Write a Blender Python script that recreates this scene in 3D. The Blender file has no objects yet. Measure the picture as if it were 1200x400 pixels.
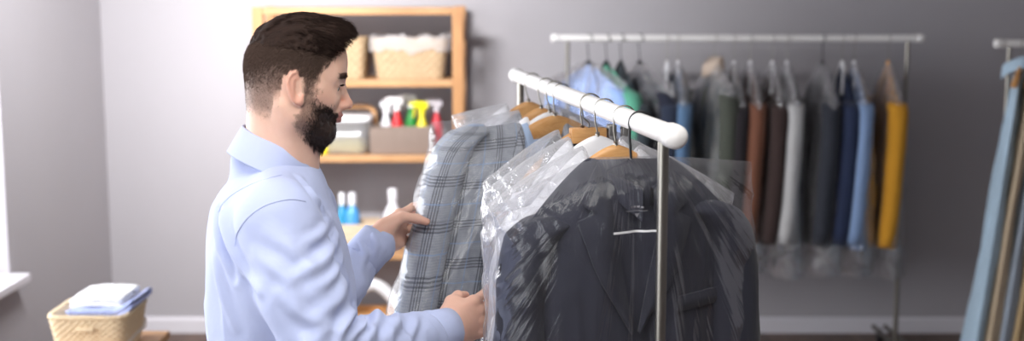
import bpy, bmesh, math, random
import numpy as np
from mathutils import Vector, Matrix
random.seed(7); RNG = np.random.default_rng(7)
SC = bpy.context.scene
COL = SC.collection
PI = math.pi
# ---------------------------------------------------------------- camera
HC, TH, FPX = 1.82, math.radians(8.05), 1500.0
def P(px, py, Y):
    """world point at depth Y seen at photo position px, py"""
    u, v = (px - 600) / FPX, (200 - py) / FPX
    dy = math.cos(TH) + v * math.sin(TH); dz = -math.sin(TH) + v * math.cos(TH)
    t = Y / dy
    return np.array([u * t, Y, HC + dz * t])
cd = bpy.data.cameras.new('camera'); cam = bpy.data.objects.new('camera', cd); COL.objects.link(cam)
cam.location = (0, 0, HC); cam.rotation_euler = (PI / 2 - TH, 0, 0)
cd.sensor_width = 36; cd.lens = 45; cd.clip_start = 0.05
cd.dof.use_dof = True; cd.dof.focus_distance = 2.45; cd.dof.aperture_fstop = 2.5
SC.camera = cam
# ---------------------------------------------------------------- materials
def lin(c):
    return tuple(((x / 255) / 12.92 if x / 255 <= .04045 else ((x / 255 + .055) / 1.055) ** 2.4) for x in c) + (1.0,)
class NT:
    def __init__(s, name):
        s.m = bpy.data.materials.new(name); s.m.use_nodes = True; s.t = s.m.node_tree; s.t.nodes.clear()
        s.out = s.n('ShaderNodeOutputMaterial')
    def n(s, ty, **kw):
        nd = s.t.nodes.new(ty)
        for k, v in kw.items():
            if k.startswith('i_'):
                key = k[2:]; key = int(key) if key.isdigit() else key.replace('_', ' ')
                s.set(nd.inputs[key], v)
            else: setattr(nd, k, v)
        return nd
    def set(s, inp, v):
        if isinstance(v, bpy.types.NodeSocket): s.t.links.new(v, inp)
        else: inp.default_value = v
    def math(s, op, a, b=0.0, c=0.0, clamp=False):
        nd = s.n('ShaderNodeMath', operation=op, use_clamp=clamp)
        s.set(nd.inputs[0], a); s.set(nd.inputs[1], b); s.set(nd.inputs[2], c); return nd.outputs[0]
    def mix(s, f, a, b):
        nd = s.n('ShaderNodeMix', data_type='RGBA'); s.set(nd.inputs[0], f); s.set(nd.inputs[6], a); s.set(nd.inputs[7], b); return nd.outputs[2]
    def coords(s, kind='Object', scale=(1, 1, 1), rot=(0, 0, 0)):
        tc = s.n('ShaderNodeTexCoord'); mp = s.n('ShaderNodeMapping'); s.set(mp.inputs['Vector'], tc.outputs[kind])
        mp.inputs['Scale'].default_value = scale; mp.inputs['Rotation'].default_value = rot; return mp.outputs[0]
    def noise(s, vec, scale=5, detail=3, rough=.5, dist=0.0):
        nd = s.n('ShaderNodeTexNoise'); s.set(nd.inputs['Vector'], vec); nd.inputs['Scale'].default_value = scale
        nd.inputs['Detail'].default_value = detail; nd.inputs['Roughness'].default_value = rough; nd.inputs['Distortion'].default_value = dist; return nd.outputs[0]
    def ramp(s, f, stops):
        nd = s.n('ShaderNodeValToRGB'); s.set(nd.inputs[0], f); e = nd.color_ramp.elements
        while len(e) > len(stops): e.remove(e[-1])
        while len(e) < len(stops): e.new(.5)
        for el, (p, c) in zip(e, stops): el.position = p; el.color = c if len(c) == 4 else tuple(c) + (1,)
        return nd.outputs[0]
    def bump(s, h, strength=.3, dist=.01):
        nd = s.n('ShaderNodeBump'); s.set(nd.inputs['Height'], h); nd.inputs['Strength'].default_value = strength; nd.inputs['Distance'].default_value = dist; return nd.outputs[0]
    def bsdf(s, **kw):
        nd = s.n('ShaderNodeBsdfPrincipled')
        for k, v in kw.items(): s.set(nd.inputs[k.replace('_', ' ')], v)
        return nd
    def done(s, sh):
        s.set(s.out.inputs[0], sh if isinstance(sh, bpy.types.NodeSocket) else sh.outputs[0]); return s.m
def plain(name, rgb, rough=.5, metal=0.0, var=.06, nscale=12, bumps=0.0, bscale=60, spec=.5):
    t = NT(name); v = t.coords()
    n = t.noise(v, nscale, 3); c = lin(rgb)
    lo = tuple(x * (1 - var) for x in c[:3]) + (1,); hi = tuple(min(1, x * (1 + var)) for x in c[:3]) + (1,)
    b = t.bsdf(Base_Color=t.mix(n, lo, hi), Roughness=rough, Metallic=metal, Specular_IOR_Level=spec)
    if bumps: t.set(b.inputs['Normal'], t.bump(t.noise(v, bscale, 4), bumps, .004))
    return t.done(b)
def fabric(name, rgb, rough=.85, weave=900, wr=.25, var=.08, sheen=.2, wscale=(14, 14, 5), spec=.25):
    t = NT(name); v = t.coords(); c = lin(rgb)
    n = t.noise(t.coords(scale=(1, 1, .4)), 22, 4, .6)
    lo = tuple(x * (1 - var) for x in c[:3]) + (1,); hi = tuple(min(1, x * (1 + var)) for x in c[:3]) + (1,)
    b = t.bsdf(Base_Color=t.mix(n, lo, hi), Roughness=rough, Specular_IOR_Level=spec, Sheen_Weight=sheen)
    big = t.noise(t.coords(scale=wscale), 1.0, 3, .55, .6)
    fine = t.noise(v, weave, 1)
    h = t.math('ADD', t.math('MULTIPLY', big, 1.0), t.math('MULTIPLY', fine, .03))
    t.set(b.inputs['Normal'], t.bump(h, wr, .02))
    return t.done(b)
def wood(name, rgb, dark, axis=0, scale=9, rough=.45):
    t = NT(name); sc = [scale * 3.2] * 3; sc[axis] = scale * .28
    v = t.coords(scale=tuple(sc))
    n = t.noise(v, 1.6, 5, .6, .8)
    b = t.bsdf(Base_Color=t.ramp(n, [(.3, lin(dark)), (.62, lin(rgb))]), Roughness=rough, Specular_IOR_Level=.4)
    t.set(b.inputs['Normal'], t.bump(n, .08, .003)); return t.done(b)
def film(name, haze=.05, rough=.1, stretch=(26, 26, 7), gain=1.0, tint=(.97, .97, .98, 1), bump=.55, cap=.22, polar=None):
    """thin clear polythene: see-through, glossy, faintly milky"""
    t = NT(name)
    if polar:   # tension creases fan out from the hanger
        h1 = t.noise(t.coords('UV', scale=(polar[0], polar[1], 1)), 1.0, 3, .6, .5); h2 = t.noise(t.coords('UV', scale=(polar[0] * 2.7, polar[1] * 1.6, 1)), 1.0, 2, .5, .4)
    else:
        h1 = t.noise(t.coords(scale=stretch), 1.0, 4, .6, 1.2)
        h2 = t.noise(t.coords(scale=tuple(x * 3 for x in stretch)), 1.0, 2, .5, .8)
    h = t.math('ADD', h1, t.math('MULTIPLY', h2, .3))
    nrm = t.bump(h, bump, .025)
    fr = t.n('ShaderNodeFresnel'); fr.inputs['IOR'].default_value = 1.5; t.set(fr.inputs['Normal'], nrm)
    tr = t.n('ShaderNodeBsdfTransparent'); tr.inputs[0].default_value = tint
    df = t.n('ShaderNodeBsdfDiffuse'); df.inputs[0].default_value = (.9, .9, .92, 1)
    tl = t.n('ShaderNodeBsdfTranslucent'); tl.inputs[0].default_value = (.9, .9, .92, 1)
    dm = t.n('ShaderNodeMixShader'); dm.inputs[0].default_value = .5; t.set(dm.inputs[1], df.outputs[0]); t.set(dm.inputs[2], tl.outputs[0])
    lw = t.n('ShaderNodeLayerWeight'); lw.inputs[0].default_value = .35
    hz = t.math('MULTIPLY_ADD', t.math('POWER', lw.outputs['Facing'], 3.0), haze * 4, haze, True)
    m1 = t.n('ShaderNodeMixShader'); t.set(m1.inputs[0], hz); t.set(m1.inputs[1], tr.outputs[0]); t.set(m1.inputs[2], dm.outputs[0])
    gl = t.n('ShaderNodeBsdfGlossy'); gl.inputs['Roughness'].default_value = rough; t.set(gl.inputs['Normal'], nrm)
    m2 = t.n('ShaderNodeMixShader'); t.set(m2.inputs[0], t.math('MINIMUM', t.math('MULTIPLY', fr.outputs[0], gain), cap)); t.set(m2.inputs[1], m1.outputs[0]); t.set(m2.inputs[2], gl.outputs[0])
    return t.done(m2.outputs[0])
# ---------------------------------------------------------------- mesh helpers
def tag(o, label=None, cat=None, group=None, kind=None):
    if label: o['label'] = label
    if cat: o['category'] = cat
    if group: o['group'] = group
    if kind: o['kind'] = kind
    return o
def empty(name, loc, label, cat, group=None):
    o = bpy.data.objects.new(name, None); COL.objects.link(o); o.location = tuple(float(x) for x in loc); o.empty_display_size = .05
    return tag(o, label, cat, group)
def wloc(o):
    v = Vector((0, 0, 0))
    while o is not None: v = v + o.location; o = o.parent
    return np.array(v)
class MB:
    def __init__(s): s.V = []; s.F = []; s.MI = []; s.n = 0; s.UV = []
    def add(s, V, F, mi=0, uv=None):
        V = np.asarray(V, float).reshape(-1, 3); s.V.append(V)
        if isinstance(F, np.ndarray): F = (F + s.n).tolist()
        else: F = [[i + s.n for i in f] for f in F]
        s.F += F; s.MI += [mi] * len(F); s.n += len(V)
        s.UV.append(np.zeros((len(V), 2)) if uv is None else np.asarray(uv, float).reshape(-1, 2)); return s
    def grid(s, G, cu=False, cv=False, mi=0, uv=None, flip=False):
        nu, nv = G.shape[:2]; idx = np.arange(nu * nv).reshape(nu, nv)
        iu = np.arange(nu if cu else nu - 1); iv = np.arange(nv if cv else nv - 1)
        A = idx[np.ix_(iu, iv)]; B = idx[np.ix_((iu + 1) % nu, iv)]; C = idx[np.ix_((iu + 1) % nu, (iv + 1) % nv)]; D = idx[np.ix_(iu, (iv + 1) % nv)]
        F = np.stack([A, B, C, D], -1).reshape(-1, 4)
        if flip: F = F[:, ::-1]
        return s.add(G.reshape(-1, 3), F, mi, uv)
    def tube(s, path, r, n=8, mi=0, cap=True, closed=False, flat=None):
        p = np.asarray(path, float); N = len(p); r = np.broadcast_to(np.asarray(r, float), (N,))
        T = np.gradient(p, axis=0) if not closed else np.roll(p, -1, 0) - np.roll(p, 1, 0)
        T /= np.linalg.norm(T, axis=1)[:, None] + 1e-12
        ref = np.array([0, 0, 1.]) if abs(T[0, 2]) < .9 else np.array([1., 0, 0])
        U = np.zeros_like(p); u = np.cross(T[0], ref); u /= np.linalg.norm(u)
        for i in range(N):
            u = u - T[i] * (u @ T[i]); u /= np.linalg.norm(u) + 1e-12; U[i] = u
        W = np.cross(T, U); a = np.linspace(0, 2 * PI, n, endpoint=False)
        fx, fy = (1, 1) if flat is None else flat
        G = p[:, None] + (U[:, None] * np.cos(a)[None, :, None] * fx + W[:, None] * np.sin(a)[None, :, None] * fy) * r[:, None, None]
        b = s.n; s.grid(G, cu=closed, cv=True, mi=mi)
        if cap and not closed:
            s.F.append([b + i for i in range(n)][::-1]); s.MI.append(mi)
            s.F.append([b + (N - 1) * n + i for i in range(n)]); s.MI.append(mi)
        return s
    def cyl(s, a, b, r, n=20, r2=None, mi=0):
        return s.tube([a, b], [r, r if r2 is None else r2], n, mi)
    def lathe(s, prof, c=(0, 0, 0), n=32, mi=0, axis=None, sq=None):
        pr = np.asarray(prof, float); a = np.linspace(0, 2 * PI, n, endpoint=False); ca, sa = np.cos(a), np.sin(a)
        if sq:  # squarish section
            k = (np.abs(ca) ** sq + np.abs(sa) ** sq) ** (-1 / sq); ca, sa = ca * k, sa * k
        G = np.stack([pr[:, 0, None] * ca, pr[:, 0, None] * sa, np.repeat(pr[:, 1, None], n, 1)], -1)
        if axis is not None:
            q = Vector((0, 0, 1)).rotation_difference(Vector(axis)); M = np.array(q.to_matrix()); G = G @ M.T
        return s.grid(G + np.asarray(c, float), cv=True, mi=mi)
    def rbox(s, c, size, bev=.004, rot=None, mi=0, seg=2):
        bm = bmesh.new(); bmesh.ops.create_cube(bm, size=1)
        for v in bm.verts: v.co = Vector((v.co.x * size[0], v.co.y * size[1], v.co.z * size[2]))
        if bev: bmesh.ops.bevel(bm, geom=bm.edges[:], offset=min(bev, min(size) * .45), segments=seg, profile=.6, affect='EDGES')
        bm.verts.index_update(); V = np.array([v.co[:] for v in bm.verts]); F = [[v.index for v in f.verts] for f in bm.faces]; bm.free()
        if rot is not None: V = V @ np.array(rot).T
        return s.add(V + np.asarray(c, float), F, mi)
    def prism(s, poly, t, M=None, c=(0, 0, 0), bev=0.0, mi=0):
        """poly (x,z) outline extruded along y by t"""
        bm = bmesh.new(); vs = [bm.verts.new((x, -t / 2, z)) for x, z in poly]; f = bm.faces.new(vs)
        r = bmesh.ops.extrude_face_region(bm, geom=[f])
        for v in r['geom']:
            if isinstance(v, bmesh.types.BMVert): v.co.y += t
        bmesh.ops.recalc_face_normals(bm, faces=bm.faces[:])
        if bev: bmesh.ops.bevel(bm, geom=bm.edges[:], offset=bev, segments=2, profile=.6, affect='EDGES')
        bm.verts.index_update(); V = np.array([v.co[:] for v in bm.verts]); F = [[v.index for v in f.verts] for f in bm.faces]; bm.free()
        if M is not None: V = V @ np.asarray(M).T
        return s.add(V + np.asarray(c, float), F, mi)
    def arr(s): return np.concatenate(s.V), s.F
    def build(s, name, mats, parent=None, smooth=True, label=None, cat=None, group=None, kind=None, origin=None, attr=None, fix=False, angle=None):
        V = np.concatenate(s.V); me = bpy.data.meshes.new(name); mats = mats if isinstance(mats, (list, tuple)) else [mats]
        if parent is not None: loc = np.zeros(3); base = wloc(parent)
        else:
            loc = np.array([(V[:, 0].min() + V[:, 0].max()) / 2, (V[:, 1].min() + V[:, 1].max()) / 2, V[:, 2].min()]) if origin is None else np.asarray(origin, float); base = loc
        me.from_pydata((V - base).tolist(), [], s.F)
        for m in mats: me.materials.append(m)
        if len(mats) > 1: me.polygons.foreach_set('material_index', s.MI)
        if fix:
            bm = bmesh.new(); bm.from_mesh(me); bmesh.ops.recalc_face_normals(bm, faces=bm.faces[:]); bm.to_mesh(me); bm.free()
        me.polygons.foreach_set('use_smooth', [bool(smooth)] * len(me.polygons))
        uv = np.concatenate(s.UV)
        if uv.any():
            l = me.uv_layers.new(name='UVMap'); li = np.zeros(len(me.loops), np.int32); me.loops.foreach_get('vertex_index', li)
            l.data.foreach_set('uv', uv[li].astype(np.float32).ravel())
        if attr is not None:
            ca = me.color_attributes.new('tone', 'FLOAT_COLOR', 'POINT'); ca.data.foreach_set('color', np.concatenate([attr, np.ones((len(attr), 1))], 1).astype(np.float32).ravel())
        me.update()
        if smooth and angle: me.set_sharp_from_angle(angle=math.radians(angle))
        o = bpy.data.objects.new(name, me); COL.objects.link(o)
        if parent is not None: o.parent = parent
        o.location = loc if parent is None else (0, 0, 0)
        return tag(o, label, cat, group, kind)
def sm(a, b, x): t = np.clip((x - a) / (b - a), 0, 1); return t * t * (3 - 2 * t)
def spl(xs, ys, x): # smooth monotone-ish interpolation
    xs = np.asarray(xs, float); ys = np.asarray(ys, float); m = np.gradient(ys, xs); x = np.clip(x, xs[0], xs[-1])
    i = np.clip(np.searchsorted(xs, x) - 1, 0, len(xs) - 2); h = xs[i + 1] - xs[i]; t = (x - xs[i]) / h
    return (2*t**3-3*t**2+1)*ys[i] + (t**3-2*t**2+t)*h*m[i] + (-2*t**3+3*t**2)*ys[i+1] + (t**3-t**2)*h*m[i+1]
def vnoise(p, seed=0):
    p = np.asarray(p, float); i = np.floor(p).astype(np.int64); f = p - i; f = f * f * f * (f * (f * 6 - 15) + 10)
    def h(a):
        n = (a[..., 0] * 374761393 + a[..., 1] * 668265263 + a[..., 2] * 2147483647 + seed * 974634777) & 0xffffffff
        n = ((n ^ (n >> 13)) * 1274126177) & 0xffffffff; n = (n ^ (n >> 16)) & 0xffff
        return n / 32767.5 - 1
    r = 0
    for dx in (0, 1):
        for dy in (0, 1):
            for dz in (0, 1):
                w = (f[..., 0] if dx else 1 - f[..., 0]) * (f[..., 1] if dy else 1 - f[..., 1]) * (f[..., 2] if dz else 1 - f[..., 2])
                r = r + w * h(i + np.array([dx, dy, dz]))
    return r
def fbm(p, seed=0, o=3):
    r = 0; a = 1.0
    for k in range(o): r = r + a * vnoise(np.asarray(p) * 2 ** k, seed + k); a *= .5
    return r
def ridge(p, seed=0): return 1 - 2 * np.abs(vnoise(p, seed))
# ---------------------------------------------------------------- implicit surfaces
def smin(a, b, k): h = np.clip(.5 + .5 * (b - a) / k, 0, 1); return b + (a - b) * h - k * h * (1 - h)
def smax(a, b, k): return -smin(-a, -b, k)
def cap(p, a, b, ra, rb):
    a = np.asarray(a, float); b = np.asarray(b, float); ab = b - a; t = np.clip(((p - a) @ ab) / (ab @ ab), 0, 1)
    return np.linalg.norm(p - a - t[..., None] * ab, axis=-1) - (ra + (rb - ra) * t)
def ell(p, c, r):
    q = (p - np.asarray(c, float)) / np.asarray(r, float); k = np.linalg.norm(q, axis=-1); k2 = np.linalg.norm(q / np.asarray(r, float), axis=-1)
    return k * (k - 1) / (k2 + 1e-9)
def nets(fn, lo, hi, h):
    """naive surface nets; returns verts and quads"""
    lo = np.asarray(lo, float); n = np.ceil((np.asarray(hi, float) - lo) / h).astype(int) + 1
    ax = [lo[k] + h * np.arange(n[k]) for k in range(3)]; D = np.empty(n, np.float32)
    for i in range(0, n[0], 24):
        g = np.stack(np.meshgrid(ax[0][i:i + 24], ax[1], ax[2], indexing='ij'), -1); D[i:i + 24] = fn(g)
    S = D < 0; c = n - 1
    cnt = np.zeros(c, np.int8)
    for dx in (0, 1):
        for dy in (0, 1):
            for dz in (0, 1): cnt += S[dx:c[0] + dx, dy:c[1] + dy, dz:c[2] + dz]
    I, J, K = np.nonzero((cnt > 0) & (cnt < 8)); vid = -np.ones(c, np.int64); vid[I, J, K] = np.arange(len(I))
    acc = np.zeros((len(I), 3)); w = np.zeros(len(I))
    cor = [(0,0,0),(1,0,0),(0,1,0),(1,1,0),(0,0,1),(1,0,1),(0,1,1),(1,1,1)]
    for a in range(8):
        for b in range(a + 1, 8):
            A, B = cor[a], cor[b]
            if sum(abs(x - y) for x, y in zip(A, B)) != 1: continue
            da = D[I + A[0], J + A[1], K + A[2]].astype(float); db = D[I + B[0], J + B[1], K + B[2]].astype(float)
            m = (da < 0) != (db < 0); t = np.where(m, da / (da - db + 1e-12), 0)
            pt = np.array(A, float) + t[:, None] * (np.array(B, float) - np.array(A, float)); acc[m] += pt[m]; w[m] += 1
    V = lo + h * (np.stack([I, J, K], -1) + acc / w[:, None]); F = []
    for axn in range(3):
        s0 = [slice(None)] * 3; s1 = [slice(None)] * 3; s0[axn] = slice(0, -1); s1[axn] = slice(1, None)
        a = S[tuple(s0)]; b = S[tuple(s1)]; u, v = [(1, 2), (2, 0), (0, 1)][axn]
        q = np.stack(np.nonzero(a != b), -1); q = q[(q[:, u] > 0) & (q[:, v] > 0) & (q[:, u] < c[u]) & (q[:, v] < c[v])]
        e = np.eye(3, dtype=int); g = lambda o: vid[(q + o)[:, 0], (q + o)[:, 1], (q + o)[:, 2]]
        Q = np.stack([g(-e[u] - e[v]), g(-e[v]), g(0 * e[u]), g(-e[u])], -1); fl = ~a[q[:, 0], q[:, 1], q[:, 2]]
        Q[fl] = Q[fl][:, ::-1]; F.append(Q[(Q >= 0).all(1)])
    return V, np.concatenate(F)
def vnormals(V, F):
    n = np.cross(V[F[:, 2]] - V[F[:, 0]], V[F[:, 3]] - V[F[:, 1]]); N = np.zeros_like(V)
    for k in range(4): np.add.at(N, F[:, k], n)
    return N / (np.linalg.norm(N, axis=1)[:, None] + 1e-12)
def relax(V, F, it=2, lam=.5):
    E = np.concatenate([F[:, [0, 1]], F[:, [1, 2]], F[:, [2, 3]], F[:, [3, 0]]]); E = np.concatenate([E, E[:, ::-1]])
    c = np.bincount(E[:, 0], minlength=len(V))[:, None]
    for _ in range(it):
        S = np.zeros_like(V); np.add.at(S, E[:, 0], V[E[:, 1]]); V = V + lam * (S / np.maximum(c, 1) - V)
    return V
def frame(yaw, pitch):
    cy, sy, cp, sp = math.cos(yaw), math.sin(yaw), math.cos(pitch), math.sin(pitch)
    f = np.array([cy * cp, sy * cp, -sp]); l = np.array([-sy, cy, 0.]); return np.stack([f, l, np.cross(f, l)])  # rows
def strands(roots, dirs, bend, length, rad, k=5, sides=3, jitter=.15):
    """tapered hairs; returns an MB"""
    n = len(roots); t = np.linspace(0, 1, k)[None, :, None]
    d = dirs + RNG.normal(0, jitter, dirs.shape); d /= np.linalg.norm(d, axis=1)[:, None]
    L = length[:, None, None]
    path = roots[:, None] + d[:, None] * t * L + bend[:, None] * t * t * L
    T = np.gradient(path, axis=1); T /= np.linalg.norm(T, axis=2)[..., None] + 1e-12
    ref = RNG.normal(0, 1, (n, 1, 3)); U = np.cross(T, ref); U /= np.linalg.norm(U, axis=2)[..., None] + 1e-12; W = np.cross(T, U)
    a = np.linspace(0, 2 * PI, sides, endpoint=False)
    r = rad[:, None] * np.linspace(1, .25, k)[None]
    G = path[:, :, None] + (U[:, :, None] * np.cos(a)[None, None, :, None] + W[:, :, None] * np.sin(a)[None, None, :, None]) * r[..., None, None]
    base = (np.arange(n) * k * sides)[:, None, None]; i = (np.arange(k - 1) * sides)[None, :, None]; j = np.arange(sides)[None, None]
    j2 = (np.arange(sides) + 1)[None, None] % sides
    F = np.stack([base + i + j, base + i + j2, base + i + sides + j2, base + i + sides + j], -1).reshape(-1, 4)
    return G.reshape(-1, 3), F
# ================================================================ palette
M_wall = plain('wall_paint', (176, 173, 177), .75, var=.02, nscale=3, bumps=.05, bscale=160, spec=.2)
M_ceil = plain('ceiling_paint', (196, 196, 198), .85, var=.01)
M_floor = wood('floor_boards', (105, 82, 68), (74, 56, 46), 1, 4, .45)
M_base = plain('white_trim_paint', (222, 220, 226), .4, var=.02)
M_pine = wood('pine_board', (196, 152, 108), (168, 122, 80), 0, 7)
M_pinev = wood('pine_upright', (192, 144, 98), (164, 116, 74), 2, 7)
M_hang = wood('hanger_beech', (222, 170, 112), (198, 140, 82), 0, 10, .35)
M_white = plain('white_plastic', (238, 238, 240), .3, var=.02)
M_railw = plain('white_rail_coating', (236, 234, 232), .35, var=.03, nscale=30, bumps=.05, bscale=120)
M_steel = plain('brushed_steel', (150, 146, 138), .36, metal=1.0, var=.06, nscale=40)
M_dsteel = plain('dull_steel', (150, 148, 146), .4, metal=1.0, var=.05)
M_blackp = plain('black_plastic', (22, 22, 26), .35, var=.1)
M_film = film('clear_polythene', .014, .15, (20, 20, 5), .55, bump=.26, polar=(17, .9), cap=.24)
M_film5 = film('soft_polythene', .045, .15, (20, 20, 5), .6, bump=.35, polar=(10, 2.4), cap=.1)
M_filmw = film('crumpled_polythene', .24, .2, (30, 30, 14), .9, bump=.45, cap=.4)
M_filmb = film('hazy_polythene', .06, .12, (22, 22, 7), 1.6, bump=.8, cap=.7)
M_glass = film('window_glass', .0, .02, (1, 1, 1), 1.0, bump=.0)
# ================================================================ room
XL, XR, YB, YF, ZC = -2.13, 4.3, 6.67, -2.6, 2.75
def slab(name, lo, hi, m, kind='structure', **k):
    lo = np.array(lo, float); hi = np.array(hi, float); b = MB(); b.rbox((lo + hi) / 2, hi - lo, k.pop('bev', 0)); return b.build(name, m, smooth=False, kind=kind, **k)
slab('floor', (XL - .25, YF, -.1), (XR + .1, YB + .1, 0), M_floor)
slab('ceiling', (XL - .25, YF, ZC), (XR + .1, YB + .1, ZC + .1), M_ceil)
slab('wall_back', (XL - .25, YB, 0), (XR + .1, YB + .12, ZC), M_wall)
slab('wall_right', (XR, YF, 0), (XR + .12, YB, ZC), M_wall)
slab('wall_front', (XL - .25, YF - .12, 0), (XR + .1, YF, ZC), M_wall)
wz0, wz1 = .62, 2.45
wins = [(-1.6, 1.5), (2.4, 5.31)]
b = MB(); T = .25
def wb(y0, y1, z0, z1): b.rbox((XL - T / 2, (y0 + y1) / 2, (z0 + z1) / 2), (T, y1 - y0, z1 - z0), 0)
ys = [YF] + [v for w in wins for v in w] + [YB]
for i in range(0, len(ys), 2): wb(ys[i], ys[i + 1], 0, ZC)
for a, c in wins: wb(a, c, 0, wz0); wb(a, c, wz1, ZC)
b.build('wall_left', M_wall, smooth=False, kind='structure')
for k, (a, c) in enumerate(wins):
    fr = MB(); x = XL - .17; m = (a + c) / 2; w = .06
    for y in (a + w / 2, m, c - w / 2): fr.rbox((x, y, (wz0 + wz1) / 2), (.07, w, wz1 - wz0), .006)
    for z in (wz0 + w / 2, wz1 - w / 2): fr.rbox((x, m, z), (.07, c - a, w), .006)
    wf = fr.build('window_%d' % (k + 1), M_base, smooth=False, kind='structure')
    for y0, y1 in ((a + w, m - w / 2), (m + w / 2, c - w)):
        g = MB(); g.rbox((x, (y0 + y1) / 2, (wz0 + wz1) / 2), (.006, y1 - y0, wz1 - wz0 - 2 * w), 0); g.build('pane', M_glass, wf, smooth=False)
    s = MB(); s.rbox((XL - .06, m, wz0 - .014), (.28, c - a + .06, .036), .006)
    s.build('window_sill', M_base, wf, smooth=False)
b = MB(); b.prism([(0, 0), (.018, 0), (.018, .072), (.010, .085), (0, .085)], XR - XL, M=[[0, 1, 0], [-1, 0, 0], [0, 0, 1]], c=((XL + XR) / 2, YB, 0))
b.build('baseboard_back', M_base, smooth=False, kind='structure')
b = MB(); b.prism([(0, 0), (.018, 0), (.018, .072), (.010, .085), (0, .085)], YB - YF, c=(XL, (YB + YF) / 2, 0))
b.build('baseboard_left', M_base, smooth=False, kind='structure')
# ================================================================ hangers, garments, covers
def hanger(name, rail, yaw, style, label, group, half=.205, drop=.13, hookr=.0208, hmat=None, peak=-.052, off=0.0):
    """hangs over a rail point; width along local x"""
    rail = np.asarray(rail, float); cy, sy = math.cos(yaw), math.sin(yaw); R = np.array([[cy, -sy, 0], [sy, cy, 0], [0, 0, 1]])
    tr = lambda p: np.asarray(p, float) @ R.T + rail
    e = empty(name, rail + np.array([0, 0, peak - drop]), label, 'hanger', group)
    a = np.linspace(math.radians(-40), math.radians(200), 18)
    zc = RAILR + .0022 - hookr; hx = .004
    arc = np.stack([hx + off * 0 - np.cos(a) * hookr * -1, 0 * a, zc + np.sin(a) * hookr], -1)
    stem = np.array([[hx - hookr * .94, 0, zc - .012], [off * .5 - .010, 0, zc - .024], [off, 0, peak + .006], [off, 0, peak - .004]])
    h = MB(); pth = np.concatenate([arc, stem]); h.tube(tr(pth), .0017 if hmat is None else .0026, 6)
    h.build('hook', hmat or M_steel, e)
    x = np.linspace(-1, 1, 41); ax = np.abs(x)
    top = peak - drop * ax ** 1.55; th = {'wood': .052, 'white': .048, 'black': .024}[style] * (1 - .62 * ax) ; hy = {'wood': .007, 'white': .006, 'black': .006}[style] + .010 * ax ** 2
    end = np.sqrt(np.clip(1 - (ax / 1.0) ** 18, 0.02, 1)); th = th * end; hy = hy * end
    c = np.stack([off + x * half, -.018 * ax ** 2, top - th / 2], -1)
    n = 12; q = np.linspace(0, 2 * PI, n, endpoint=False); cq, sq = np.cos(q), np.sin(q); k = (np.abs(cq) ** 3.4 + np.abs(sq) ** 3.4) ** (-1 / 3.4)
    G = np.zeros((41, n, 3)); G[..., 0] = c[:, None, 0]; G[..., 1] = c[:, None, 1] + hy[:, None] * (cq * k); G[..., 2] = c[:, None, 2] + th[:, None] / 2 * (sq * k)
    bb = MB(); bb.grid(tr(G), cv=True); bb.F += [list(range(n)), [40 * n + i for i in range(n)][::-1]]; bb.MI += [0, 0]
    bb.build('hanger_body', {'wood': M_hang, 'white': M_white, 'black': M_blackp}[style], e, fix=True)
    if style != 'black':
        f = MB(); f.cyl(tr((off, 0, peak - .003)), tr((off, 0, peak + .006)), .0045, 10); f.build('ferrule', M_steel, e)
    return e
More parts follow.
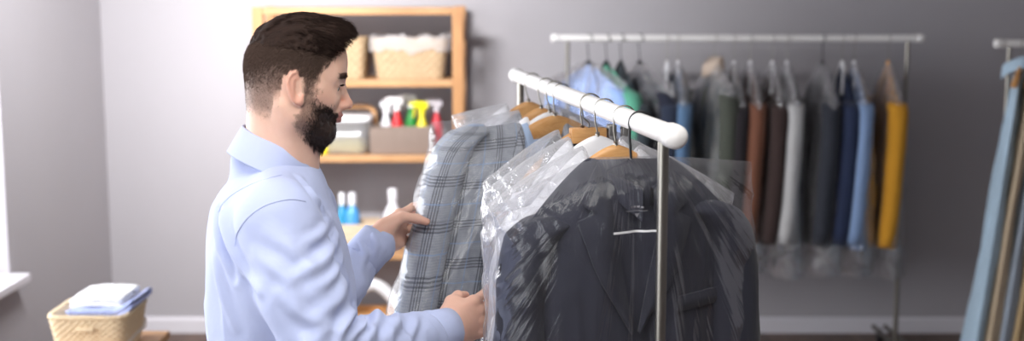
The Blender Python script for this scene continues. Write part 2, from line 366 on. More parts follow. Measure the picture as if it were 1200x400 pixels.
class Sheet:
    """a hollow hanging body: front (-y) and back sheets closed at the sides and along the shoulder line"""
    def __init__(s, zn, zl, zr, nk, w0, w1, wm, D, zb, xo=0.0, fold=.004, seed=0, nx=56, nz=64, shear=0.0, tilt=0.0, crease=0.0, rise=.05, edge=2.4, sq=1.25, flare=0.0, dip=0.0):
        s.__dict__.update(locals())
    def ztop(s, xi):
        ax = np.abs(xi); zs = np.where(xi < 0, s.zl, s.zr); k = s.nk / s.w0
        return s.zn + (zs - s.zn) * np.clip((ax - k) / (1 - k), 0, 1) ** s.sq - s.dip * (1 - sm(k * .72, k * 1.08, ax))
    def w(s, t): return s.w0 + (s.wm - s.w0) * np.sin(np.clip(t * 1.6, 0, 1) * PI / 2) ** 2 * (t < .625) + np.where(t >= .625, (s.wm - s.w0) + (s.w1 - s.wm) * (t - .625) / .375, 0)
    def depth(s, xi, dz, x, z):
        d = s.D * np.clip(1 - np.abs(xi) ** s.edge, 0, 1) ** .5 * (1 - np.exp(-np.clip(dz, 0, None) / s.rise)) ** .8
        return d
    def pt(s, xi, t, side):
        zt = s.ztop(xi); dz = (zt - s.zb) * t; z = zt - dz; x = xi * s.w(t)
        if s.crease: x = x + xi * np.abs(xi) * .012 * fbm(np.stack([z * 7, np.sign(xi) * 3, np.full_like(x, s.seed)], -1), s.seed + 2, 4) * np.clip(dz / .05, 0, 1)
        d = s.depth(xi, dz, x, z) * (1 + s.flare * t); g = np.clip(dz / .12, 0, 1) * np.clip((1 - np.abs(xi)) * 6, 0, 1)
        f = s.fold * g * (fbm(np.stack([x * 16 + side * 9, z * 2.2 + xi * 2, np.full_like(x, s.seed + side)], -1), s.seed) + .5 * ridge(np.stack([x * 34, z * 5, np.full_like(x, s.seed + 3 + side)], -1), s.seed + 5))
        if s.crease:
            g2 = np.clip(dz / .03, 0, 1)
            ang = np.arctan2(x, s.zn + .10 - z); rr = np.hypot(x, s.zn - z)
            c1 = ridge(np.stack([ang * 9, rr * 3.0, np.full_like(x, s.seed + side * 2)], -1), s.seed + 11); c2 = ridge(np.stack([x * 30 + z * 16, z * 24 - x * 10, np.full_like(x, s.seed + side)], -1), s.seed + 17)
            c3 = ridge(np.stack([x * 60 + z * 40, z * 70 - x * 40, np.full_like(x, s.seed + 4 + side)], -1), s.seed + 23)
            f = f + s.crease * g2 * (.45 * c1 + .55 * c2 * (.06 + .94 * np.exp(-(dz / .10) ** 2)) + .25 * c3 * np.exp(-(dz / .07) ** 2))
        y = side * (d + f) + s.tilt * dz
        return np.stack([x + s.xo + s.shear * dz, y, z], -1)
    def mesh(s, tr, mb=None, polar=False):
        mb = mb or MB(); e = np.linspace(-1, 1, s.nx); xi = np.sign(e) * (1 - (1 - np.abs(e)) ** 1.35); t = np.linspace(0, 1, s.nz) ** 1.25
        X, T = np.meshgrid(xi, t, indexing='ij'); uv = np.stack([X * s.w0 * 1.15, -T * (s.zn - s.zb)], -1) + 3
        A = s.pt(X, T, -1.0); B = s.pt(X, T, 1.0)
        if polar:
            dx_, dz_ = A[..., 0] - s.xo - s.shear * (s.zn - A[..., 2]), s.zn + .10 - A[..., 2]; uv = np.stack([np.arctan2(dx_, dz_), np.hypot(dx_, dz_)], -1) + 2
        mid = (A + B) / 2
        for k in (0, -1): A[k] = mid[k]; B[k] = mid[k]
        A[:, 0] = mid[:, 0]; B[:, 0] = mid[:, 0]
        mb.grid(tr(A), uv=uv); mb.grid(tr(B), flip=True, uv=uv + .37); return mb
    def front(s, x, z):
        """local y of the front sheet at local x, z"""
        x = np.asarray(x, float) - s.xo; z = np.asarray(z, float); xi = x / s.w0
        for _ in range(6):
            zt = s.ztop(xi); t = np.clip((zt - z) / (zt - s.zb), 0, 1); xi = np.clip((x - s.shear * (zt - z)) / s.w(t), -.999, .999)
        return s.pt(xi, t, -1.0)[..., 1]
def xform(rail, yaw):
    rail = np.asarray(rail, float); cy, sy = math.cos(yaw), math.sin(yaw); R = np.array([[cy, -sy, 0], [sy, cy, 0], [0, 0, 1]])
    return lambda p: np.asarray(p, float) @ R.T + rail
def sleeve_mb(tr, sh, path, r0, r1, fold=.004, seed=0, n=20, k=26, shear=0.0, tilt=0.0, zs=0.0):
    p = np.array(path, float); s = np.linspace(0, 1, len(p)); t = np.linspace(0, 1, k)
    c = np.stack([spl(s, p[:, i], t) for i in range(3)], -1)
    c[:, 0] += shear * (zs - c[:, 2]); c[:, 1] += tilt * (zs - c[:, 2])
    a = np.linspace(0, 2 * PI, n, endpoint=False); rx = r0[0] + (r1[0] - r0[0]) * t; ry = r0[1] + (r1[1] - r0[1]) * t
    pin = np.sqrt(np.clip(t / .06, .15, 1)); G = np.zeros((k, n, 3))
    fo = fold * (fbm(np.stack([np.cos(a)[None] * 1.6 + 0 * t[:, None], np.sin(a)[None] * 1.6 + 0 * t[:, None], t[:, None] * 7 + 0 * a[None] + seed], -1), seed))
    G[..., 0] = c[:, None, 0] + np.cos(a) * (rx * pin)[:, None] + fo * np.cos(a); G[..., 1] = c[:, None, 1] + np.sin(a) * (ry * pin)[:, None] + fo * np.sin(a); G[..., 2] = c[:, None, 2]
    uv = np.stack(np.meshgrid(t * .6, a / (2 * PI) * .3, indexing='ij')[::-1], -1) + 2.02
    mb = MB(); mb.grid(tr(G), cv=True, uv=uv); mb.F.append(list(range(n))); mb.MI.append(0); mb.F.append([(k - 1) * n + i for i in range(n)][::-1]); mb.MI.append(0)
    return mb
def patch(tr, sheet, A, B, m=18, n=7, lift=.006, thick=.004):
    """a flap lying on the front of a sheet between two outlines A and B of local (x, z)"""
    A = np.array(A, float); B = np.array(B, float); sa = np.linspace(0, 1, len(A)); sb = np.linspace(0, 1, len(B)); t = np.linspace(0, 1, m)
    a = np.stack([np.interp(t, sa, A[:, i]) for i in (0, 1)], -1); b = np.stack([np.interp(t, sb, B[:, i]) for i in (0, 1)], -1)
    q = np.linspace(0, 1, n); X = a[:, None, 0] * (1 - q) + b[:, None, 0] * q; Z = a[:, None, 1] * (1 - q) + b[:, None, 1] * q
    Y = sheet.front(X, Z); bulge = lift + .006 * np.sin(q * PI)[None] * np.ones((m, 1))
    F = np.stack([X, Y - bulge, Z], -1); Bk = np.stack([X, Y - bulge + thick, Z], -1); uv = np.stack([X * 1.0, Z], -1) + 3.31
    mb = MB(); mb.grid(tr(F), uv=uv); mb.grid(tr(Bk), flip=True, uv=uv)
    mb.grid(tr(np.stack([F[0], Bk[0]])), flip=False); mb.grid(tr(np.stack([F[-1], Bk[-1]])), flip=True)
    mb.grid(tr(np.stack([F[:, 0], Bk[:, 0]])), flip=True); mb.grid(tr(np.stack([F[:, -1], Bk[:, -1]])))
    return mb
def collar_mb(tr, zn, rx, ry, hgt, y0=.0, spread=.012, tip=.05, n=36):
    """turned-down collar around the neck opening, points meeting at the front"""
    s = np.linspace(-1, 1, n); th = s * math.radians(158); bx, by = np.sin(th), np.cos(th)  # back at th=0
    rows = []
    for (o, dz) in ((0, -.018), (.000, hgt * .5), (.004, hgt), (.010, hgt * .8), (spread * 1.2, -.006), (spread * 1.25, -.014)):
        f = np.clip((np.abs(s) - .55) / .45, 0, 1); z = zn + dz - .035 * f - (tip * f ** 2 if dz < .0 and o > .005 else 0)
        rows.append(np.stack([bx * (rx + o) - np.sign(s) * .018 * f, by * (ry + o) + y0 - .02 * f, z], -1))
    G = np.stack(rows); mb = MB(); mb.grid(tr(G), uv=np.stack([np.repeat(s[None] * .2, 6, 0), np.repeat(np.linspace(0, .07, 6)[:, None], n, 1)], -1) + 1.7); return mb
def garment(name, rail, yaw, m, label, cat, group, sh, kind='jacket', sleeves=True, sl=.56, m2=None, sleeve_r=(.062, .055, .05, .042), lod=1.0, yoff=0.0, btn=None):
    tr0 = xform(rail, yaw); tr = lambda p: tr0(np.asarray(p, float) + np.array([0, yoff, 0]))
    base = tr([sh.xo + sh.shear * (sh.zn - sh.zb), sh.tilt * (sh.zn - sh.zb), sh.zb])
    e = empty(name, base, label, cat, group)
    sh.mesh(tr).build('body', m, e)
    if sleeves:
        for sx in (-1, 1):
            zz = sh.zl if sx < 0 else sh.zr; x0 = sh.xo + sx * sh.w0
            pth = [(x0 - sx * .045, 0, zz + .012), (x0 + sx * .005, -.004, zz - .05), (x0 + sx * .020, -.012, zz - sl * .35), (x0 + sx * .021, -.024, zz - sl * .7), (x0 + sx * .014, -.040, zz - sl)]
            sleeve_mb(tr, sh, pth, sleeve_r[:2], sleeve_r[2:], .006 * lod, sh.seed + 7 + sx, n=20 if lod >= 1 else 12, k=28 if lod >= 1 else 14, shear=sh.shear, tilt=sh.tilt, zs=sh.zn).build('sleeve', m, e)
    zn = sh.zn; xo = sh.xo
    if kind == 'jacket':
        collar_mb(tr, zn - sh.dip - .022, .062, .045, .016, tip=.03, n=36 if lod >= 1 else 20).build('collar', m, e)
        for sx in (-1, 1):
            A = [(xo + sx * .058, zn - .005), (xo + sx * .035, zn - .13), (xo + sx * .004, zn - .30)]
            B = [(xo + sx * .070, zn - .02), (xo + sx * .098, zn - .075), (xo + sx * .072, zn - .090), (xo + sx * .104, zn - .105), (xo + sx * .07, zn - .20), (xo + sx * .008, zn - .305)]
            patch(tr, sh, A, B).build('lapel', m2 or m, e)
    elif kind == 'shirt':
        collar_mb(tr, zn - sh.dip - .030, .056, .045, .024, tip=.045, n=36 if lod >= 1 else 20).build('collar', m2 or m, e)
        patch(tr, sh, [(xo - .016, zn - .05), (xo - .016, sh.zb + .1)], [(xo + .016, zn - .05), (xo + .016, sh.zb + .1)], lift=.002, n=3).build('placket', m, e)
    elif kind == 'coat':
        collar_mb(tr, zn, .06, .05, .035, tip=.02, n=20).build('collar', m2 or m, e)
        patch(tr, sh, [(xo - .004, zn - .04), (xo - .004, sh.zb + .01)], [(xo + .05, zn - .06), (xo + .05, sh.zb + .01)], lift=.003, n=4).build('front_flap', m, e)
    if kind == 'collared': collar_mb(tr, zn - .01, .04, .035, .05, tip=.0, n=20).build('collar', m2, e)
    if kind in ('collared', 'bare'):
        patch(tr, sh, [(xo - .004, zn - .10), (xo - .004, sh.zb + .01)], [(xo + .04, zn - .11), (xo + .04, sh.zb + .01)], lift=.003, n=4).build('front_flap', m, e)
    if btn is not None:
        for zb_ in btn:
            x = xo + .012; y = float(sh.front(np.array([x + sh.shear * (zn - zb_)]), np.array([zb_]))[0]) - .006
            q = MB(); q.lathe([(0, .002), (.008, .0018), (.009, 0), (.008, -.002), (0, -.002)], tr((x + sh.shear * (zn - zb_), y, zb_)), 14, axis=(0, -1, 0)); q.build('button', M_blackp, e)
    return e
def cover(rail, yaw, label, group, sh, m, yoff=0.0, extra=None):
    tr0 = xform(rail, yaw); tr = lambda p: tr0(np.asarray(p, float) + np.array([0, yoff, 0]))
    mb = sh.mesh(tr, polar=True)
    o = mb.build('plastic_cover', m, label=label, cat='garment cover', group=group)
    return o, tr
RAILR = .0175
ZR = 1.588
# ================================================================ garment racks
def rack(label, A, B, posts, foot_dir, foot_len=.5, rr=RAILR, overhang=True):
    A = np.array(A, float); B = np.array(B, float); d = (B - A) / np.linalg.norm(B - A)
    e = empty('garment_rack', [(A[0] + B[0]) / 2, (A[1] + B[1]) / 2, 0], label, 'garment rack')
    r = MB(); r.tube(np.linspace(A, B, 12), rr, 24); r.build('rail', M_railw, e, angle=40)
    for q, s in ((A, -1), (B, 1)):
        c = MB(); pr = [(0, .018), (rr * .8, .017), (rr * 1.12, .012), (rr * 1.16, .0), (rr * 1.16, -.02), (rr * 1.02, -.024)]
        c.lathe(pr, q, 24, axis=d * s); c.build('end_cap', M_railw, e)
    fd = np.array([foot_dir[0], foot_dir[1], 0.]); fd /= np.linalg.norm(fd)
    for q in posts:
        q = np.array(q, float); p = MB(); p.cyl((q[0], q[1], .09), (q[0], q[1], q[2] - rr * .8), .0092, 18); p.cyl((q[0], q[1], .09), (q[0], q[1], .82), .0115, 18)
        po = p.build('post', M_steel, e, angle=40)
        c = MB(); c.cyl((q[0], q[1], .80), (q[0], q[1], .84), .0155, 18); c.build('height_collar', M_blackp, po, angle=40)
        f = MB()
        for sgn in (-.03, .03):
            o = np.array([d[0], d[1], 0]) * sgn; f.tube([q * [1, 1, 0] + o - fd * foot_len / 2 + [0, 0, .085], q * [1, 1, 0] + o + fd * foot_len / 2 + [0, 0, .085]], .012, 12)
        f.rbox(q * [1, 1, 0] + [0, 0, .085], (.075, .05, .03), .006, rot=np.array([[d[0], -d[1], 0], [d[1], d[0], 0], [0, 0, 1]]))
        fo = f.build('foot', M_steel, e, angle=40)
        for sg in (-1, 1):
            w = MB(); c0 = q * [1, 1, 0] + fd * sg * foot_len / 2 * .94
            w.lathe([(0, .012), (.026, .012), (.032, .007), (.032, -.007), (.026, -.012), (0, -.012)], c0 + [0, 0, .032], 20, axis=(d[0], d[1], 0)); w.rbox(c0 + [0, 0, .066], (.022, .022, .02), .004); w.build('caster', M_blackp, fo, angle=40)
    return e
FN = P(790, 160, 2.03); FF = P(605, 88, 3.5); FN[2] = FF[2] = ZR
def R(px):
    f = (px - 605) / 185; Y = 1 / (1 / 3.5 + f * (1 / 2.03 - 1 / 3.5)); t = (Y - 3.5) / (2.03 - 3.5); return FF + t * (FN - FF)
fdir = (FN - FF) / np.linalg.norm(FN - FF); YAW = math.atan2(-fdir[0], -fdir[1]) * -1
YAW = math.atan2(fdir[0], -fdir[1])
rack('white railed clothes rack with steel posts running away beside the standing man', FF, FN, [R(610), FN + (FF - FN) * .04], (math.cos(YAW), math.sin(YAW)), .5)
YR = 6.2
BA = P(650, 45, YR); BB = P(1079, 45, YR); BA[2] = BB[2] = ZR
rack('white railed clothes rack standing along the back wall behind the bagged suits', BA, BB, [BA + np.array([.062, 0, 0]), BB - np.array([.062, 0, 0])], (0, 1), .55)
YQ = 5.6
CA = P(1170, 47, YQ); CA[2] = ZR; CB = CA + np.array([1.35, 0, 0])
rack('clothes rack by the right edge of the room, holding long pale dresses', CA, CB, [CA + np.array([.05, 0, 0]), CB - np.array([.06, 0, 0])], (0, 1), .55)

# ================================================================ front rack clothes
M_navy = fabric('navy_wool', (42, 43, 54), .8, 1100, .2, .10, .15, (20, 20, 3))
M_navy2 = fabric('navy_lapel_wool', (38, 39, 50), .75, 1100, .15, .08)
M_whitec = fabric('white_cotton', (236, 236, 240), .85, 900, .3, .03, .1, (16, 16, 5))
M_char = fabric('charcoal_wool', (58, 58, 64), .85, 1000, .2)
M_lblue = fabric('light_blue_cotton', (176, 196, 226), .85, 900, .3, .05, .1)
M_grey = fabric('grey_wool', (120, 122, 130), .85, 900, .2)
def plaid():
    t = NT('grey_check_wool'); uvn = t.n('ShaderNodeUVMap'); sx = t.n('ShaderNodeSeparateXYZ'); t.set(sx.inputs[0], uvn.outputs[0]); Pd = .082
    def band(c):
        f = t.math('FRACT', t.math('DIVIDE', c, Pd))
        inb = t.math('LESS_THAN', f, .26)
        fine = t.math('LESS_THAN', t.math('FRACT', t.math('DIVIDE', c, Pd * .075)), .5)
        thin = t.math('LESS_THAN', t.math('FRACT', t.math('DIVIDE', c, .0042)), .5)
        blue = t.math('LESS_THAN', t.math('ABSOLUTE', t.math('SUBTRACT', f, .65)), .016)
        return t.math('MULTIPLY', inb, fine), thin, blue
    bu, tu, lu = band(sx.outputs[0]); bv, tv, lv = band(sx.outputs[1])
    v = t.coords(); n = t.noise(v, 70, 4, .6); n2 = t.noise(t.coords(scale=(1, 1, .5)), 8, 3)
    base = t.mix(n, lin((138, 143, 152)), lin((184, 188, 195)))
    hs = t.math('MULTIPLY', tu, tv); base = t.mix(t.math('MULTIPLY', hs, .30), base, lin((84, 88, 98)))
    dk = t.math('MINIMUM', t.math('ADD', t.math('MULTIPLY', bu, .60), t.math('MULTIPLY', bv, .60)), .85)
    c = t.mix(dk, base, lin((44, 47, 58))); c = t.mix(t.math('MULTIPLY', t.math('MAXIMUM', lu, lv), .5), c, lin((140, 172, 216)))
    b = t.bsdf(Base_Color=c, Roughness=.9, Specular_IOR_Level=.2, Sheen_Weight=.2)
    h = t.math('ADD', t.math('MULTIPLY', n, .15), t.noise(t.coords(scale=(14, 14, 4)), 1.0, 3)); t.set(b.inputs['Normal'], t.bump(h, .25, .015)); return t.done(b)
M_plaid = plaid()
gF = 'clothes on the front rack'; cF = 'plastic covers on the front rack'; hF = 'hangers on the front rack'
# --- dark navy suit jacket nearest the camera
r1 = R(748)
hanger('coat_hanger', r1, YAW, 'black', 'black hanger with a black hook inside the dark navy jacket nearest the rail end', hF, hmat=M_blackp, off=-.012, half=.15, drop=.11, peak=-.076)
g1 = Sheet(-.060, -.170, -.150, .07, .176, .185, .175, .066, -.78, xo=-.018, fold=.006, seed=3, nx=80, nz=80, dip=.004)
e = garment('suit_jacket', r1, YAW, M_navy, 'dark navy suit jacket in a clear bag nearest the end of the white rail', 'jacket', gF, g1, 'jacket', m2=M_navy2, btn=(-.42, -.52), sleeve_r=(.050, .055, .045, .042))
t1 = xform(r1, YAW)
for (x0, z0, nm) in ((.115, -.30, 'breast_pocket'), (-.13, -.55, 'pocket_flap'), (.12, -.55, 'pocket_flap')):
    patch(t1, g1, [(x0 - .06, z0), (x0 + .05, z0 + .008)], [(x0 - .06, z0 - .028), (x0 + .05, z0 - .02)], lift=.004, n=4, m=8).build(nm, M_navy2, e)
c1 = Sheet(-.060, -.150, -.074, .05, .236, .246, .242, .090, -.92, xo=-.026, fold=.006, seed=31, dip=.0, nx=130, nz=130, crease=.009, rise=.03, edge=4.0)
o, tr = cover(r1, YAW, 'clear plastic cover over the dark navy jacket, square corner standing up at its shoulder', cF, c1, M_film)
# printed mark on the cover: pale rule, and a small emblem over it
mb = MB()
def strip(x0, x1, z, h, rise=0.0, n=14):
    x = np.linspace(x0, x1, n); zz = z + rise * (x - x0)
    yv = c1.front(x, zz) - .0015
    F = np.stack([np.stack([x, yv, zz + h / 2], -1), np.stack([x, yv, zz - h / 2], -1)]); B = F + np.array([0, .0008, 0])
    mb.grid(tr(F)); mb.grid(tr(B), flip=True)
    mb.grid(tr(np.stack([B[0], F[0]])))
strip(-.068, .012, -.178, .0036, .02)
M_ink = plain('white_ink', (236, 236, 238), .5, var=.01)
mb.build('printed_rule', M_ink, o)
mb = MB(); 
for k, (xa, xb) in enumerate(((-.036, -.032), (-.030, -.0255), (-.0235, -.019), (-.017, -.0125))): strip(xa, xb, -.136 + (.0006 if k in (1, 2) else 0), .003, 0, 3)
strip(-.044, -.006, -.1420, .0007, 0, 8)
xs_ = [(-.0285, -.1465), (-.0205, -.1465), (-.0245, -.1535)]
yv = c1.front(np.array([p[0] for p in xs_]), np.array([p[1] for p in xs_])) - .002
tri = np.array([[p[0], y, p[1]] for p, y in zip(xs_, yv)]); mb.add(tr(np.concatenate([tri, tri + [0, .0008, 0]])), [[0, 1, 2], [5, 4, 3]])
mb.build('printed_emblem', plain('faint_ink', (140, 138, 142), .5, var=.01), o, smooth=False)
# --- others, from near to far
def front_item(px, hs, hl, off=0.0, g=None, c=None, half=.150, drop=.13, dyaw=0.0):
    r = R(px); hanger('coat_hanger', r, YAW + dyaw, hs, hl, hF, off=off, half=half, drop=drop)
    out = []
    if g: kw, sh = g; out.append(garment(kw.pop('name'), r, YAW + dyaw, sh=sh, group=gF, **kw))
    if c: lab, sh, m = c; out.append(cover(r, YAW + dyaw, lab, cF, sh, m))
    return r
front_item(729, 'wood', 'beech hanger right behind the dark navy jacket, nearest wooden one', -.012,
    (dict(name='dress_shirt', m=M_whitec, label='white shirt in crumpled plastic directly behind the dark navy jacket', cat='shirt', kind='shirt', sleeve_r=(.055, .05, .042, .036)), Sheet(-.058, -.172, -.18, .05, .160, .16, .16, .045, -.80, xo=-.020, fold=.007, seed=5, dip=.044)),
    ('bunched milky plastic cover over the white shirt behind the navy jacket', Sheet(-.052, -.164, -.15, .05, .240, .250, .245, .066, -.92, xo=-.020, fold=.008, seed=33, dip=.046, nx=120, nz=120, crease=.022, rise=.03, edge=4), M_filmw))
front_item(706, 'white', 'white plastic hanger between the two nearest beech hangers', -.010,
    (dict(name='dress_shirt', m=M_whitec, label='white shirt on the white hanger between the two nearest beech hangers', cat='shirt', kind='shirt', sleeve_r=(.055, .05, .042, .036)), Sheet(-.058, -.165, -.18, .05, .140, .145, .145, .04, -.80, xo=-.014, fold=.007, seed=6, dip=.044)),
    ('crumpled plastic cover over the shirt on the white hanger', Sheet(-.052, -.158, -.15, .05, .222, .235, .23, .055, -.92, xo=-.014, fold=.008, seed=34, dip=.046, nx=100, nz=100, crease=.020, rise=.03, edge=4), M_filmw))
front_item(689, 'wood', 'beech hanger holding the charcoal jacket, second nearest wooden one', -.012,
    (dict(name='suit_jacket', m=M_char, label='charcoal jacket showing as a dark sliver between white shirts', cat='jacket', kind='jacket'), Sheet(-.058, -.165, -.18, .05, .130, .13, .13, .04, -.78, xo=-.010, fold=.006, seed=8, dip=.044)),
    ('clear plastic cover over the charcoal jacket on the front rack', Sheet(-.052, -.160, -.15, .05, .21, .22, .215, .052, -.92, xo=-.010, fold=.008, seed=35, dip=.046, nx=90, nz=90, crease=.012, rise=.03, edge=4), M_filmw))
# trouser clamp hanger
rr_ = R(690); te = empty('trouser_hanger', rr_ + [0, 0, -.10], 'flat tan wooden clamp hanger with steel clips under the white rail', 'hanger', hF); tt = xform(rr_, YAW)
h = MB(); a = np.linspace(math.radians(-40), math.radians(200), 16); zc = RAILR + .0022 - .0208
h.tube(tt(np.concatenate([np.stack([.004 + np.cos(a) * .0208, 0 * a, zc + np.sin(a) * .0208], -1), [[-.012, 0, -.03], [0, 0, -.04], [0, 0, -.052]]])), .0017, 6); h.build('hook', M_steel, te)
h = MB(); Ry = np.array([[math.cos(YAW), -math.sin(YAW), 0], [math.sin(YAW), math.cos(YAW), 0], [0, 0, 1]])
for s in (-1, 1): h.rbox(tt((-.002, s * .008, -.066)), (.075, .010, .032), .003, rot=Ry)
h.build('clamp_bar', M_hang, te)
for x in (.048, .078):
    h = MB(); h.rbox(tt((x, 0, -.062)), (.018, .022, .036), .003, rot=Ry); h.tube(tt([(x - .03 if x < .06 else x - .012, 0, -.052), (x, 0, -.052)]), .002, 6); h.build('clip', M_dsteel, te)
trs = MB(); shp = Sheet(-.075, -.076, -.076, .05, .065, .07, .07, .02, -.75, fold=.005, seed=14, nx=24, nz=40); shp.mesh(tt, trs)
trs.build('folded_trousers', fabric('dark_trouser_wool', (66, 64, 66)), label='dark trousers hanging from the flat tan clamp hanger', cat='trousers', group=gF)
# --- plaid jacket being drawn out, with a blue shirt under it
dY = math.radians(9)
g5 = Sheet(-.066, -.080, -.175, .05, .200, .205, .20, .062, -.80, xo=-.042, fold=.007, seed=9, nx=80, nz=90, shear=-.30, tilt=-.30, dip=.05)
rp = R(656)
hanger('coat_hanger', rp, YAW + dY, 'wood', 'broad beech hanger holding the grey checked jacket', hF, off=-.012, half=.17, drop=.10)
s5 = Sheet(-.066, -.120, -.175, .045, .16, .16, .16, .040, -.74, xo=-.030, fold=.005, seed=10, dip=.035, shear=-.30, tilt=-.30)
garment('dress_shirt', rp, YAW + dY, M_lblue, 'light blue shirt worn under the grey checked jacket', 'shirt', gF, s5, 'shirt', sleeves=False)
e5 = garment('suit_jacket', rp, YAW + dY, M_plaid, 'grey checked jacket with blue lines the man pulls out of the rack', 'jacket', gF, g5, 'jacket', sl=.60, sleeve_r=(.046, .06, .042, .045), btn=(-.5,))
t5 = xform(rp, YAW + dY)
for (x0, z0, nm) in ((-.155, -.47, 'pocket_flap'), (.02, -.47, 'pocket_flap'), (.085, -.25, 'breast_pocket')):
    xx = x0 - .015 - .30 * (-.066 - z0) ; patch(t5, g5, [(xx - .06, z0), (xx + .06, z0 + .004)], [(xx - .06, z0 - .045), (xx + .06, z0 - .04)], lift=.005, n=4, m=8).build(nm, M_plaid, e5)
c5 = Sheet(-.054, -.058, -.14, .06, .262, .268, .265, .090, -.98, xo=-.042, fold=.008, seed=36, dip=.055, nx=120, nz=120, shear=-.32, tilt=-.32, sq=2.5, crease=.013, rise=.03, edge=4)
cover(rp, YAW + dY, 'clear plastic cover over the grey checked jacket, gripped by the man', cF, c5, M_film5)
front_item(648, 'white', 'white hanger just behind the broad beech one with the checked jacket', -.008,
    (dict(name='dress_shirt', m=M_whitec, label='white shirt hidden behind the grey checked jacket', cat='shirt', kind='shirt', sleeves=False), Sheet(-.060, -.17, -.17, .05, .165, .17, .17, .038, -.78, xo=-.01, seed=11, dip=.03)), None)
front_item(638, 'wood', 'second beech hanger from the far end of the front rail', -.008,
    (dict(name='suit_jacket', m=M_grey, label='grey jacket second from the far end of the front rail', cat='jacket', kind='jacket', sleeves=False), Sheet(-.060, -.16, -.17, .05, .17, .17, .17, .038, -.78, xo=-.01, seed=12, dip=.03)),
    ('crumpled cover over the grey jacket behind the checked one', Sheet(-.056, -.090, -.12, .05, .195, .20, .195, .052, -.95, xo=-.01, fold=.008, seed=37, dip=.046, nx=90, nz=90, crease=.014, rise=.03, edge=4), M_filmw))
front_item(622, 'wood', 'beech hanger at the far end of the front rail', -.006,
    (dict(name='dress_shirt', m=M_whitec, label='white shirt at the far end of the front rail', cat='shirt', kind='shirt', sleeves=False), Sheet(-.060, -.16, -.17, .05, .165, .17, .17, .038, -.78, xo=-.01, seed=13, dip=.03)),
    ('crumpled cover over the farthest shirt of the front rail', Sheet(-.056, -.085, -.12, .05, .195, .20, .195, .05, -.95, xo=-.01, fold=.008, seed=38, dip=.046, nx=90, nz=90, crease=.014, rise=.03, edge=4), M_filmw))

# ================================================================ back rack clothes
gB = 'clothes on the back rack'; cB = 'plastic covers on the back rack'; hB = 'hangers on the back rack'
def fab(n, c): return fabric(n, c, .85, 500, .3, .12, .15)
def back_item(px, name, cat, rgb, lab, hs='black', cov=True, zb=-1.0, shw=.215, D=.055, kind='coat', hookm=None, dy=0.0, zn=-.128, zs=-.30, sl=.66, collar=None, sleeves=True, hlab=None, clab=None, seed=1):
    p = P(px, 45, YR); r = np.array([p[0], YR, ZR]); yaw = -PI / 2 + dy
    hanger('coat_hanger', r, yaw, hs, hlab or ('hanger inside the ' + lab.split(' hanging')[0]), hB, half=.10, drop=.16, hmat=hookm, peak=-.104)
    sh = Sheet(zn, zs, zs, .022, shw, shw * .98, shw * .95, D * 1.15, zb + .03, fold=.012, seed=seed, nx=28, nz=40, rise=.22, sq=.95)
    m = fab(name + '_cloth_%d' % seed, rgb); m2 = None if collar is None else fab('collar_cloth_%d' % seed, collar)
    garment(name, r, yaw, m, lab, cat, gB, sh, 'collared' if collar is not None else 'bare', sl=sl, m2=m2, lod=.6, sleeves=sleeves, sleeve_r=(.05, .05, .045, .04))
    if cov:
        cs = Sheet(zn + .012, zs + .04, zs + .04, .045, shw + .035, shw + .05, shw + .04, D + .022, zb - .10, fold=.012, seed=seed + 50, nx=50, nz=60, crease=.010, rise=.18, edge=4, sq=1.0)
        cover(r, yaw, clab or ('plastic cover over the ' + lab.split(' hanging')[0]), cB, cs, M_filmb)
back_item(690, 'dress_shirt', 'shirt', (150, 178, 228), 'pale blue shirt hanging first on the back rack beside its left post', hookm=M_blackp, seed=61, dy=.75, kind='shirt', zb=-.82, zs=-.24)
back_item(711, 'blouse', 'blouse', (92, 164, 138), 'green blouse hanging second on the back rack', hookm=M_blackp, seed=62, cov=False, zb=-.8, D=.045, dy=.55, zs=-.25)
back_item(728, 'jacket', 'jacket', (58, 66, 72), 'slim charcoal jacket hanging right of the green blouse', hookm=M_blackp, seed=63, cov=False, D=.035, dy=.4)
back_item(750, 'jacket', 'jacket', (34, 37, 52), 'black navy jacket hanging fourth on the back rack', hookm=M_blackp, seed=64, kind='jacket', dy=.6, zs=-.25)
back_item(782, 'jacket', 'jacket', (40, 48, 66), 'dark blue jacket hanging left of the denim jacket', 'white', seed=65, D=.035, cov=False)
back_item(795, 'denim_jacket', 'jacket', (92, 122, 156), 'faded denim jacket hanging under a white hanger', 'white', seed=66, D=.05)
back_item(838, 'coat', 'coat', (74, 78, 70), 'olive grey coat hanging with a beige collar', 'white', seed=67, D=.075, collar=(196, 178, 162), kind='coat', dy=.2, zs=-.26)
back_item(861, 'skirt_suit', 'suit', (44, 40, 44), 'black slim suit hanging left of the brown one', 'white', seed=68, D=.04)
back_item(880, 'coat', 'coat', (122, 80, 62), 'brown coat hanging on the back rack', 'white', seed=69, D=.05, hlab='white hanger of the brown coat')
back_item(906, 'jacket', 'jacket', (62, 48, 46), 'dark brown jacket hanging left of the pale grey one', 'white', seed=70, D=.035, zb=-.92)
back_item(923, 'dress_shirt', 'shirt', (196, 196, 196), 'pale grey shirt hanging between dark brown and black jackets', 'white', seed=71, D=.05, zb=-1.03)
back_item(965, 'jacket', 'jacket', (50, 53, 62), 'black jacket hanging from a thick black hook', 'black', seed=72, D=.07, hookm=M_blackp, zb=-1.02)
back_item(988, 'jacket', 'jacket', (40, 50, 78), 'dark blue jacket hanging left of the sky blue shirt', 'white', seed=73, D=.045, cov=False, zb=-1.0)
back_item(1002, 'dress_shirt', 'shirt', (140, 166, 206), 'sky blue shirt hanging left of the mustard one', 'white', seed=74, D=.06, zb=-1.03, kind='shirt')
back_item(1042, 'dress_shirt', 'shirt', (206, 146, 42), 'mustard yellow shirt hanging last on the back rack', 'wood', seed=75, D=.045, zb=-1.03, sl=.68, shw=.2)
